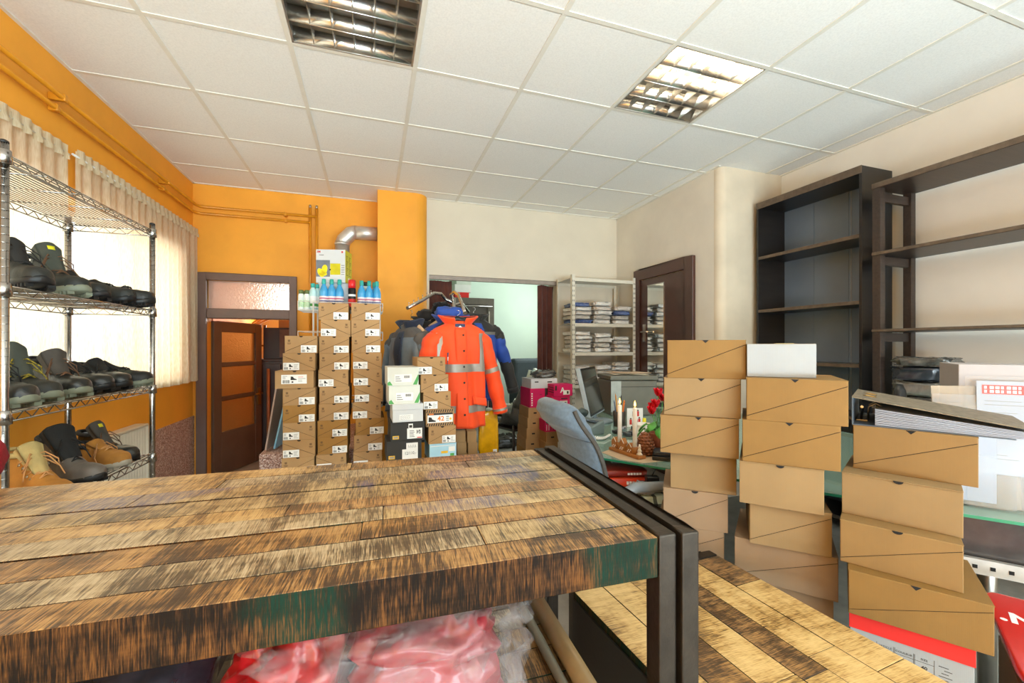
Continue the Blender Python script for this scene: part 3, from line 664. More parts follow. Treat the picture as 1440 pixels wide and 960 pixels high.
ORINK = mat('orange_print', '#E07A20', .6, bump=0); YELINK = mat('yellow_print', '#E8B61E', .6, bump=0); GREENINK = mat('green_print', '#4FA050', .6, bump=0); REDINK = mat('red_print', '#D02A22', .6, bump=0); GREYINK = mat('grey_print', '#8A8A86', .6, bump=0)
def pf(mb, x0, z0, x1, z1, y, m, t=.0004): mb.span((x0, y-t, z0), (x1, y, z1), m)      # flat print on a front face
SHOEP = [(0, .0), (1, .0), (1.0, .22), (.78, .34), (.52, .52), (.42, .9), (.05, 1), (.02, .5)]
def shoeprint(mb, x, z, w, h, y, m):
    M = Matrix(((w, 0, 0, x), (0, 0, -1, y), (0, h, 0, z), (0, 0, 0, 1))); mb.prism(SHOEP, .0004, m, M)
def sticker(x, z, w, h, y, wide=False, seed=0, red=False):
    rnd = random.Random(seed); mb = MB(); mb.span((x, y-.0006, z), (x+w, y, z+h), 0); yy = y-.0006
    bx = x+w*.05
    for k in range(9):
        bw = w*.012*rnd.choice((1, 1, 2)); pf(mb, bx, z+h*.08, bx+bw, z+h*.42, yy, 1); bx += bw+w*.012
    for k in range(3): pf(mb, x+w*.05, z+h*(.55+.13*k), x+w*(.16+.08*rnd.random()), z+h*(.60+.13*k), yy, 2)
    shoeprint(mb, x+w*.36, z+h*.42, w*.24, h*.40, yy, 1)
    pf(mb, x+w*.40, z+h*.12, x+w*.47, z+h*.28, yy, 1)
    for k in range(4): pf(mb, x+w*.66, z+h*(.2+.17*k), x+w*(.78+.17*rnd.random()), z+h*(.25+.17*k), yy, 3 if red and k == 3 else 2)
    return mb, [PAPER, INK, GREYINK, REDINK]
def shoe_box(name, label, w, d, h, cm, loc=(0, 0, 0), rz=0, group=None, style='A', notch='half', rnd_=0, lidm=None, flip=False):
    """folded shoe carton; front is -y; style A/B = diagonal flap with logo and sticker (B mirrored), D = diagonal flap only, P = plain, W = plain with wide sticker, L = lift-off lid"""
    t = thing(name, label, 'box', loc, rz, group); y = -d/2; lidm = lidm or cm
    MB().span((-w/2, y+.0015, 0), (w/2, d/2, h-.0025)).build('body', cm, t, bevel=.0015)
    mir = style == 'B' or flip; sx = -1 if mir else 1
    lid = MB(); lid.span((-w/2-.0006, y-.0004, h-.0025), (w/2+.0006, d/2+.0004, h))
    if style in 'ABD':
        p = [(-w/2+.001, h*.10), (w/2-.002, h-.016), (w/2-.002, h-.001), (-w/2+.001, h-.001)]
        if mir: p = [(-a, b) for a, b in reversed(p)]
        lid.prism(p, .0024, 0, Matrix(((1, 0, 0, 0), (0, 0, -1, y+.0016), (0, 1, 0, 0), (0, 0, 0, 1))))
    elif style == 'L':
        lid.span((-w/2-.002, y-.002, h*.68), (w/2+.002, y+.001, h)).span((-w/2-.002, y, h*.68), (-w/2, d/2, h)).span((w/2, y, h*.68), (w/2+.002, d/2, h))
    lid.build('lid', lidm, t, bevel=.0009)
    if style in 'ABD':                                # the dark seam under the flap
        a, b = Vector((-sx*(w/2-.001), 0, h*.10)), Vector((sx*(w/2-.002), 0, h-.016)); q = (b-a).normalized(); nz = Vector((-q.z, 0, q.x))*(-sx)*.0016
        vs = [a, b, b+nz, a+nz]; vs = [(v.x, y+.0009, v.z) for v in vs]+[(v.x, y+.0016, v.z) for v in vs]
        MB().add(vs, [(0, 1, 2, 3), (3, 2, 1, 0), (0, 1, 5, 4), (2, 3, 7, 6)], 0).build('seam', DARK, t)
    if notch:
        n = MB(); nx = 0
        pr = [(-.011, 0), (0, -.010), (.011, 0)] if notch == 'tri' else [(.011*math.cos(a), .008*math.sin(a)) for a in [math.pi+math.pi*k/8 for k in range(9)]]
        n.prism(pr, .0006, 0, Matrix(((1, 0, 0, nx), (0, 0, -1, y-.0008), (0, 1, 0, h-.0004), (0, 0, 0, 1)))); n.build('thumb_notch', DARK, t)
    if style in 'AB':
        lw_, lh_ = w*.49, h*.42; lx = w/2-lw_-.003 if not mir else -w/2+.003
        mb, ms = sticker(lx, .004, lw_, lh_, y-.0008, seed=rnd_); mb.build('label', ms, t)
        lg = MB(); gx_ = (-w/2+.014) if not mir else (w/2-.036)
        for i in range(3):
            for j in range(3): pf(lg, gx_+.004+i*.0045, h*.66+j*.0045, gx_+.0078+i*.0045, h*.66+.0038+j*.0045, y-.0008, 0)
        pf(lg, gx_, h*.58, gx_+.022, h*.605, y-.0008, 0); pf(lg, gx_+.002, h*.525, gx_+.02, h*.55, y-.0008, 0)
        lg.build('printed_logo', BROWNINK, t)
    if style == 'W':
        mb, ms = sticker(-w*.34, h*.26, w*.66, h*.52, y+.0015, seed=3, red=True); mb.build('label', ms, t)
    return t
PROTO = {}
def box_copy(key, label, loc, rz, group, **kw):
    """first of a kind is built, the rest are copies of its parts"""
    if key not in PROTO: PROTO[key] = shoe_box('shoe_box', label, loc=loc, rz=rz, group=group, **kw); return PROTO[key]
    return dup(PROTO[key], loc, rz, label, group)
rj = random.Random(4)
def column(us, styles, ytop, y, n, w, h, d, what, group, xs_below=None):
    for i in range(n):
        k = min(i, len(us)-1); st = styles[k] if i < len(styles) else rj.choice('AB')
        u = us[k]; p = atY(u, 480, y); z = (n-1-i)*h
        tone = KRAFT; s = st[0]
        if st.startswith('O'): tone = OCHRE; s = 'A'
        if i >= len(us): p.x += rj.uniform(-.008, .008)
        desc = {'A': 'kraft shoe box', 'B': 'kraft shoe box', 'W': 'wide kraft shoe box'}[s] if not st.startswith('O') else 'ochre shoe box'
        ww = w*1.17 if s == 'W' else w
        yj = (0.002*(i % 3)) if s != 'W' else -.02
        box_copy((s, tone.name, w, h), f'{desc}, {ORD[i]} in the {what}', (p.x, y+d/2+yj, z), rj.uniform(-.015, .015), group, w=ww, d=d, h=h, cm=tone, style=s, rnd_=i)
G1 = 'shoe boxes stacked in three columns by the orange pillar'
column([423.7, 421, 415, 421, 421, 420.5, 420], ['A', 'B', 'W', 'A', 'O', 'B', 'B'], 471, 2.95, 12, .186, .1097, .31, 'left column of shoe boxes', G1)
column([468.7, 471.7, 470, 470, 469, 470.5, 470, 468, 468], ['A', 'B', 'A', 'A', 'B', 'A', 'A', 'O', 'O'], 425, 2.98, 14, .182, .1095, .31, 'middle column of shoe boxes', G1)
column([513.9, 514, 515, 516.3, 517.5, 518.5, 516.5, 520, 518], ['A', 'A', 'A', 'B', 'B', 'B', 'B', 'O', 'A'], 424, 2.98, 14, .182, .1097, .31, 'right column of shoe boxes', G1)
# two leaning stacks before the coats
G2 = 'shoe boxes stacked before the hanging coats'
yk = 2.62; hk = .1075; nk = 11
ks = [(606, 'B', 0), (610.5, 'A', 0), (614, 'B', 0), (618, 'H', 0), (622, 'A', 0), (623, 'C', 0)]
for i in range(nk):
    u, s, _ = ks[i] if i < 6 else (623, 'A' if i % 2 else 'B', 0)
    p = atY(u, 480, yk); z = (nk-1-i)*hk; rz_ = .05 if i < 4 else 0.02
    if s in 'AB': box_copy((s, 'kraft_cardboard', .172, hk), f'kraft shoe box, {ORD[i]} in the stack before the orange coat', (p.x, yk+.12, z), rz_, G2, w=.172, d=.22, h=hk, cm=KRAFT, style=s, rnd_=i+30)
    elif s == 'H':
        t = shoe_box('shoe_box', 'kraft shoe box with black hazard stripes and a big orange size 42', .176, .22, hk, KRAFT, (p.x, yk+.12, z), rz_, G2, 'P', None)
        y = -.11; mb = MB()
        for zz in (.003, hk-.021):
            for k in range(12):
                x0 = -.086+k*.0143; mb.prism([(x0, 0), (x0+.007, 0), (x0+.0125, .017), (x0+.0055, .017)], .0005, 0, Matrix(((1, 0, 0, 0), (0, 0, -1, y+.0012), (0, 1, 0, zz), (0, 0, 0, 1))))
        mb.build('hazard_stripes', INK, t)
        mb = MB(); pf(mb, -.078, .024, .08, .083, y+.0015, 0); pf(mb, -.078, .071, .08, .083, y+.0010, 1); pf(mb, -.070, .073, -.04, .081, y+.0005, 3); shoeprint(mb, -.072, .03, .045, .03, y+.001, 1)
        mb.text('42', .042, Matrix(((1, 0, 0, .005), (0, 0, -1, y+.0007), (0, 1, 0, .047), (0, 0, 0, 1))), 3, bold=True)
        for k in range(3): pf(mb, .038, .032+k*.012, .056, .038+k*.012, y+.001, 2)
        mb.lathe([(.0075, 0), (.0075, .0004)], 10, 4, Matrix(((1, 0, 0, .066), (0, 0, -1, y+.001), (0, 1, 0, .044), (0, 0, 0, 1))))
        mb.build('label', [PAPER, INK, GREYINK, ORINK, YELINK], t)
    else:
        t = shoe_box('shoe_box', 'pale blue shoe box with green corner marks at the foot of the kraft stack', .168, .22, hk, BLUEC, (p.x, yk+.12, z), rz_, G2, 'P', None)
        mb = MB(); y = -.11+.0015
        pf(mb, -.055, .004, -.03, .022, y, 0); pf(mb, .045, .02, .07, .042, y, 0); pf(mb, -.012, .045, .03, .06, y, 1); pf(mb, -.08, .09, .08, .094, y, 2); pf(mb, .035, .055, .075, .085, y, 3); mb.build('print', [GREENINK, YELINK, WHITEP, PAPER], t)
hs = [.111, .111, .108, .112, .117]; n_h = 10; y_ = 2.60
zt = atY(566, 516, y_).z; z = zt
specs = [(566, 'green', .182), (568, 'green', .182), (573, 'white', .178), (573, 'black', .20), (568, 'note', .205)]
for i in range(n_h):
    hh = hs[i] if i < 5 else (zt-sum(hs))/5
    z -= hh; u, s, w = specs[i] if i < 5 else (569, 'kraft', .19); p = atY(u, 480, y_); L = (p.x, y_+.11, max(z, 0)); y = -.11+.0015
    if s == 'green':
        t = shoe_box('shoe_box', ('upper' if i == 0 else 'lower')+' of two white shoe boxes with a green corner stripe before the grey jacket', w, .22, hh, GRYC, L, .04, G2, 'P', None)
        mb = MB()
        mb.prism([(w/2-.034, .004), (w/2-.010, .004), (w/2-.001, .035), (w/2-.001, .07)], .0005, 0, Matrix(((1, 0, 0, 0), (0, 0, -1, y), (0, 1, 0, 0), (0, 0, 0, 1))))
        mb.prism([(-w/2+.001, .003), (-w/2+.03, .003), (-w/2+.014, .028), (-w/2+.001, .02)], .0005, 0, Matrix(((1, 0, 0, 0), (0, 0, -1, y), (0, 1, 0, 0), (0, 0, 0, 1)))); mb.build('green_stripe', GREENINK, t)
        mb = MB(); pf(mb, -.05, .02, .05, .068, y, 0)
        for k in range(10): pf(mb, .005+k*.0034, .045, .0065+k*.0034+.001*(k % 2), .06, y-.0004, 1)
        for k in range(3): pf(mb, -.045, .026+k*.012, -.01-.006*k, .031+k*.012, y-.0004, 2)
        mb.build('label', [PAPER, INK, GREYINK], t)
    elif s == 'white':
        t = shoe_box('shoe_box', 'plain white lidded shoe box with a handwritten note above the two black boxes', w, .22, hh, WCARD, L, .03, G2, 'L', None)
        mb = MB(); pf(mb, -.05, .012, .03, .045, y, 0)
        for k in range(3):
            pts = [(-.046+j*.005, y-.0008, .018+k*.009+.002*math.sin(j*2.3+k)) for j in range(13)]; mb.tube(pts, .0006, 4, 1)
        mb.build('note', [PAPER, INK], t)
    elif s in ('black', 'note'):
        t = shoe_box('shoe_box', 'black shoe box with a white shipping label and yellow tag, below the white box' if s == 'black' else 'black shoe box with a handwritten price note, low in the stack', w, .22, hh, BCARD, L, .02, G2, 'P', None)
        mb = MB(); pf(mb, -w/2+.012, .012, -w/2+.048, .032, y, 0); pf(mb, -w/2+.017, .016, -w/2+.043, .027, y-.0004, 1); mb.build('yellow_tag', [YELINK, GREYINK], t); mb = MB()
        if s == 'black':
            mb2 = MB(); pf(mb2, .004, .0725, .03, .10, y, 0); pf(mb2, .008, .076, .026, .092, y-.0004, 1); mb2.build('label', [PAPER, INK], t); pf(mb, -.004, .01, .085, .072, y, 0)
            for k in range(5): pf(mb, .01, .02+k*.009, .04-.003*(k % 3), .023+k*.009, y-.0004, 1)
            for k in range(4):
                for j in range(4):
                    if (k*j+k) % 3 != 1: pf(mb, .052+.006*k, .038+.006*j, .057+.006*k, .043+.006*j, y-.0004, 1)
            pf(mb, .055, .012, .083, .018, y-.0004, 4)
        else:
            pf(mb, -.012, .004, .08, .065, y, 0); pf(mb, .012, .065, .08, .102, y, 0)
            M = Matrix(((1, 0, 0, .036), (.0, 0, -1, y-.0008), (0, 1, 0, .040), (0, 0, 0, 1))); mb.text('12/110,-', .026, M, 1, sx=.8)
            for k in range(4): mb.tube([(.022+k*.013, y-.0008, .072), (.026+k*.013, y-.0008, .092), (.030+k*.013, y-.0008, .074)], .0008, 4, 1)
        mb.build('label', [PAPER, INK, GREYINK, YELINK, REDINK], t)
    else: box_copy(('A', 'kraft_cardboard', .19, hh), f'kraft shoe box low under the black boxes, {ORD[i]}', L, 0, G2, w=.19, d=.22, h=hh, cm=KRAFT, style='A')
# small cartons beside the kraft stack
G3 = 'small cartons at the hem of the orange coat'
def carton(label, w, d, h, cm, loc, rz=0, group=None, top=None, name='small_carton'):
    t = thing(name, label, 'box', loc, rz, group)
    MB().span((-w/2, -d/2, 0), (w/2, d/2, h-.002)).build('body', cm, t, bevel=.0015)
    MB().span((-w/2, -d/2, h-.002), (w/2, -.001, h)).span((-w/2, .001, h-.002), (w/2, d/2, h)).build('flaps', top or cm, t); return t
ys = 2.90; hq = .0685
TOPR = card('reddish_brown_board', '#8A5646')
for c, (u0, cols) in enumerate(((645.5, 'ggkkkk'), (661, 'gkkkkkk'))):
    cols = cols[:6]+'kkkk'; top = atY(u0, 571 if c == 0 else 573, ys).z; nb = 10
    for i in range(nb):
        h_ = top/nb; p = atY(u0+(i*1.3 if i < 4 else 5.2), 480, ys)
        g = cols[i] == 'g'
        carton(f'small {"grey green" if g else "kraft"} carton, {ORD[i]} in the {"left" if c == 0 else "right"} column under the orange coat', .066, .14, h_, GRNC if g else KRAFT, (p.x, ys+.07, top-(i+1)*h_), 0, G3, TOPR if g else None)
# torn open carton lying by the counter
oc = thing('open_carton', 'flattened open carton lying below the small cartons by the counter edge', 'box', (atY(668, 480, 2.66).x+.07, 2.66, 0))
mb = MB(); mb.span((-.16, -.1, 0), (.16, .1, .52)); mb.build('body', KRAFT2, oc)
mb = MB()
for s, q in ((-1, .3), (1, -.25)): mb.box((s*.10, -.06, .53), (.16, .12, .004), rz=q)
mb.box((0, .03, .536), (.2, .08, .004), rz=.2); mb.build('flaps', KRAFT2, oc)
# ---------------------------------------------------------------- three leaning stacks at the right
G4 = 'big shoe boxes stacked at the right'
def front_box(u, d, z, ang, w, dp, h, **kw):
    ax = RT*math.cos(ang)-FW*math.sin(ang); ay = Vector((-ax.y, ax.x, 0)); f = CW((u-720)/FPX*d, d, z); c = f+ay*dp/2
    return (c.x, c.y, z), math.atan2(ax.y, ax.x)
KB = 1.15
def stack(rows, h, zt, nh, what, dp=.29):
    n = len(rows)+nh; z = zt
    for i in range(n):
        hh = h if i < len(rows) else (zt-h*len(rows))/nh
        u, d, a, w, s, cm, nt, extra = rows[min(i, len(rows)-1)]; z -= hh; w *= KB
        loc, rz_ = front_box(u, d*KB, max(z, 0), R(a), w, dp, hh)
        lab = {'D': 'with diagonal flap', 'P': 'with plain front'}[s]
        shoe_box('shoe_box', f'{extra} shoe box {lab}, {ORD[i]}, {what}', w, dp, hh, cm, loc, rz_, G4, s, nt)
h1 = .1328
stack([(992, 1.262, 22, .215, 'D', OCHRER, 'tri', 'ochre'), (986, 1.268, 24, .212, 'D', KRAFT2, 'tri', 'kraft'), (982, 1.262, 24, .216, 'D', KRAFTR, 'tri', 'kraft'),
       (988, 1.285, 24, .184, 'P', KRAFT2, 'half', 'kraft'), (977, 1.29, 22, .182, 'D', KRAFTP, 'half', 'kraft'), (970, 1.30, 24, .19, 'D', KRAFTP, None, 'kraft')], h1, 1.272, 4, 'stack behind the steel post', .25)
stack([(1118, 1.115, 29, .225, 'D', OCHRER, 'tri', 'ochre'), (1110, 1.122, 29, .22, 'D', OCHRER, 'tri', 'ochre'), (1097, 1.13, 30, .192, 'P', KRAFT2, 'half', 'kraft'),
       (1110, 1.14, 27, .188, 'D', KRAFT2, 'half', 'kraft'), (1102, 1.16, 32, .24, 'D', KRAFTP, None, 'kraft'), (1106, 1.17, 30, .21, 'P', KRAFTP, None, 'kraft')], .1337, 1.15, 3, 'middle right hand stack')
rows3 = [(1281, 1.03, 46, .222, 'D', KRAFTR, 'tri', 'kraft'), (1263, 1.0, 44, .212, 'P', KRAFT2, 'half', 'kraft'), (1262, .965, 42, .208, 'D', KRAFTR, 'half', 'kraft'),
         (1288, .925, 38, .232, 'D', OCHRER, 'tri', 'ochre')]
z3 = 1.013
for i, (u, d, a, w, s, cm, nt, ex) in enumerate(rows3):
    hh = (.131, .119, .119, .119)[i]; w *= KB; z3 -= hh; loc, rz_ = front_box(u, d*KB, z3, R(a), w, .27, hh)
    shoe_box('shoe_box', f'{ex} shoe box {"with diagonal flap" if s == "D" else "with plain front"}, {ORD[i]} under the lever arch file', w, .27, hh, cm, loc, rz_, G4, s, nt)
z3 -= .138; loc, rz_ = front_box(1277, .95*KB, z3, R(40), .235, .30, .138)
t = shoe_box('shoe_box', 'white printed shoe box with a red lid at the foot of the leaning stack', .235, .30, .138, WNEAR, loc, rz_, G4, 'P', None, lidm=REDC)
MB().span((-.1185, -.152, .087), (.1185, -.1485, .138)).span((.1175, -.152, .087), (.1195, .151, .138)).span((-.1195, -.152, .087), (-.1175, .151, .138)).build('lid_skirt', REDC, t, bevel=.001)
mb = MB(); y = -.1485
for k, (x, wd_) in enumerate(((-.062, .034), (-.026, .036), (.012, .036))):
    for xx in (x, x+wd_): pf(mb, xx, .015, xx+.0008, .07, y, 0)
    pf(mb, x, .055, x+wd_, .0558, y, 0)
    mb.text(('ARTICLE', 'COULEUR', 'SIZE')[k], .0072, Matrix(((1, 0, 0, x+wd_/2), (0, 0, -1, y-.0003), (0, 1, 0, .0625), (0, 0, 0, 1))), 0, depth=.0003)
mb.text('40', .012, Matrix(((1, 0, 0, .03), (0, 0, -1, y-.0003), (0, 1, 0, .042), (0, 0, 0, 1))), 0, depth=.0003, bold=True)
for k in range(7): pf(mb, .056+.005*(k % 3), .012+.008*k, .074+.006*(k % 2), .0135+.008*k, y, 0)
mb.build('print', INK, t)
hb = z3/3
for i in range(3):
    loc, rz_ = front_box(1277, .955*KB, z3-(i+1)*hb, R(40), .24, .30, hb)
    box_copy(('P', 'low', .215, hb), f'kraft shoe box below the red lidded box, {ORD[i]}', loc, rz_, G4, w=.24, d=.30, h=hb-.0005, cm=KRAFTP, style='P', notch=None)
# small white carton on the middle stack
loc, rz_ = front_box(1098, 1.175*KB, 1.1505, R(24), .19, .20, .108)
t = thing('white_carton', 'small carton with a white front standing on the middle right hand stack', 'box', loc, rz_)
MB().span((-.095, -.098, 0), (.095, .1, .108)).build('body', KRAFT2, t, bevel=.002)
MB().span((-.0945, -.1, .001), (.0945, -.098, .107)).build('white_front', WNEAR, t)
MB().box((.01, -.09, .1085), (.05, .03, .001)).build('tape', mat('clear_tape', '#D8C48A', .2, bump=0), t)
# ---------------------------------------------------------------- fuchsia boxes and cartons near the chair
G5 = 'small kraft cartons stacked under the fuchsia boxes'
yf = 3.42
for c, (u0, n, vtop) in enumerate(((752.5, 6, 573), (777, 3, 607))):
    top = atY(u0, vtop, yf if c == 0 else yf-.14).z; yy = yf if c == 0 else yf-.14; nb = 8 if c == 0 else 6
    for i in range(nb):
        hh = top/nb; p = atY(u0-(1.2*i if i < 4 else 4), 480, yy)
        t = carton(f'kraft carton, {ORD[i]} in the {"left" if c == 0 else "right"} column under fuchsia boxes', .125 if c == 0 else .115, .24, hh, KRAFT if i != 4 else OCHRE, (p.x, yy+.12, top-(i+1)*hh), .0, G5, name='kraft_carton')
        MB().span((-.014, -.1212, hh*.42), (.014, -.1200, hh*.55)).build('hand_slot', DARK, t)
def fuchsia(u, vb, y, w, d, h, label, rz=0, mark=None, z=None):
    p = atY(u, vb, y); t = carton(label, w, d, h, PINKC, (p.x, y+d/2, p.z if z is None else z), rz, 'fuchsia boxes beside the office chair', name='fuchsia_box')
    mb = MB(); yy = -d/2
    if mark == 'A':
        mb.text('A', .062, Matrix(((1, 0, 0, -.005), (0, 0, -1, yy-.0004), (0, 1, 0, h*.5), (0, 0, 0, 1))), 0, bold=True); pf(mb, .0, h*.12, .062, h*.5, yy, 0); pf(mb, .034, h*.2, .05, h*.42, yy-.0004, 1)
        pf(mb, -w/2+.012, h*.5, -w/2+.028, h*.9, yy, 1)
        for k in range(3): mb.span((-w/2-.0005, -.07, h*(.3+.2*k)), (-w/2, .05, h*(.36+.2*k)), 1)
    elif mark == 'L': pf(mb, -.01, h*.18, .06, h*.6, yy, 0); pf(mb, .03, h*.25, .05, h*.48, yy-.0004, 1); pf(mb, .0, h*.74, .06, h*.84, yy, 1)
    elif mark == 'S':
        for k in range(5): pf(mb, -.05+k*.02, h*.12, -.044+k*.02, h*(.6+.05*(k % 3)), yy, 0 if k < 2 else 1)
    else:
        for k in range(6): pf(mb, -w/2+.012, h*.1+k*h*.12, -w/2+.024, h*.17+k*h*.12, yy, 0)
        for k in range(3): pf(mb, w/2-.05, h*.3+k*.03, w/2-.03, h*.32+k*.03, yy, 1)
    mb.build('print', [PAPER, INK], t); return t
zc = atY(752.5, 573, yf).z
fuchsia(756, 0, yf, .14, .25, .165, 'tall fuchsia box under the white carton by the opening', 0, None, z=zc)
zc2 = zc+.165
t = thing('white_carton', 'white printed carton lying on the tall fuchsia box near the metal shelf', 'box', (atY(766, 480, yf).x, yf+.13, zc2), 0)
MB().span((-.125, -.12, 0), (.125, .12, .085)).build('body', WCARD, t, bevel=.0015)
mb = MB(); pf(mb, .03, .05, .075, .06, -.1205, 0); pf(mb, -.09, .052, -.055, .062, -.1205, 0); mb.build('print', INK, t)
t = thing('bagged_garment', 'dark garment in a clear bag lying on the white carton by the brown curtain', 'garment', (atY(772, 480, yf).x, yf+.14, zc2+.085))
MBAG = mat('clear_bag_dark', '#55534E', .18, var=.5, scale=26, bump=.8, bscale=40, coat=.6)
mb = MB(); lump(mb, (.24, .22, .075), 5, .25, 6, 18, fold=.3); mb.build('bag', MBAG, t)
x2 = atY(776, 480, yf-.14).x
zq = atY(772, 607, yf-.14).z
fuchsia(776, 0, yf-.14, .125, .13, .10, 'short fuchsia box with white lettering low behind the chair', 0, 'S', z=zq)
fuchsia(789, 0, yf-.145, .165, .13, .10, 'fuchsia box with a white label in the middle of the right column', 0, 'L', z=zq+.1)
fuchsia(789, 0, yf-.145, .165, .13, .098, 'lower middle fuchsia box half hidden by the chair back', 0, 'L', z=zq+.2)
fuchsia(792, 0, yf-.15, .175, .13, .10, 'topmost fuchsia box marked with a big white letter A', 0, 'A', z=zq+.298)
# ================================================================ COATS ON THE RACK
def cloth(name, col, rough=.8, var=.14, bump=.35, sheen=.15, coat=0): return mat(name, col, rough, var=var, scale=12, bump=bump, bscale=60, sheen=sheen, coat=coat)
C_OR = cloth('hi_vis_orange_fabric', '#FF4E12', .7, .05, .2); C_GREY = cloth('slate_nylon', '#76848F', .42, .2, .3); C_CHAR = cloth('charcoal_fabric', '#35322F', .75); C_BLUE = cloth('royal_blue_fabric', '#2F55B0', .7)
C_NAVY = cloth('navy_fabric', '#232C3E', .75); C_BLACK = cloth('black_fabric', '#1B1A1B', .75); C_DGREY = cloth('grey_fabric', '#5E5A55', .8); C_TAN = cloth('tan_lining', '#B98A55', .8)
REFL = mat('reflective_tape', '#9C958A', .38, .25, var=.05, scale=40, bump=.05); C_LIN = cloth('dark_lining', '#20222E', .6)
COATR = thing('coat_rack', 'bent chrome clothes rack holding the work jackets before the wide opening', 'clothes rack', (.62, 3.35, 0))
def loc_(p, o): return tuple(Vector(p)-Vector(o))
O_ = (.62, 3.35, 0)
A1 = [atD(573, 433, 2.86), atD(592, 423, 3.02), atD(610, 412, 3.2), atD(620, 413, 3.3), atD(627, 421, 3.4)]
A2 = [atD(654, 440, 2.93), atD(650, 428, 3.03), atD(645, 415, 3.16), atD(639, 410, 3.28), atD(634, 414, 3.36)]
top = Vector((.62, 3.42, 1.62))
MB().tube([(0, 0, .03), (0, 0, 1.64)], .016, 12).build('pole', CHROME, COATR)
for A in (A1, A2): 
    ar = MB().tube([loc_(p, O_) for p in A]+[(0, 0, 1.60)], .0125, 12).build('arm', CHROME, COATR)
    mb = MB()
    for k in range(6): p = A[0].lerp(A[2], (k+.3)/6); mb.tube([loc_(p, O_), loc_(p+Vector((0, 0, .03)), O_)], .0022, 6); mb.lathe([(.004, 0), (.004, .004)], 8, M=Matrix.Translation(loc_(p+Vector((0, 0, .028)), O_)))
    mb.build('hook_pin', CHROME, ar)
MB().tube([(0, 0, 1.58), (.10, .18, 1.62), (.20, .36, 1.56)], .0125, 12).build('arm', CHROME, COATR)
for k in range(4):
    a = math.pi/4+k*math.pi/2; MB().tube([(0, 0, .06), (.3*math.cos(a), .3*math.sin(a), .02)], .012, 8).build('foot', CHROME, COATR)
def hanger(label, loc, rz, hk, m, w=.2):
    t = thing('coat_hanger', label, 'hanger', loc, rz)
    mb = MB().tube([(-w, 0, -.075), (-w*.5, 0, -.025), (0, 0, 0), (w*.5, 0, -.025), (w, 0, -.075)], [.011, .014, .016, .014, .011], 8, flat=1.3); mb.build('shoulder_bar', m, t)
    MB().tube([(0, 0, .01), (0, 0, hk-.03), (.014, 0, hk-.022), (.018, 0, hk-.008), (.008, 0, hk+.004), (-.008, 0, hk+.002)], .0022, 6).build('hook', CHROME, t); return t
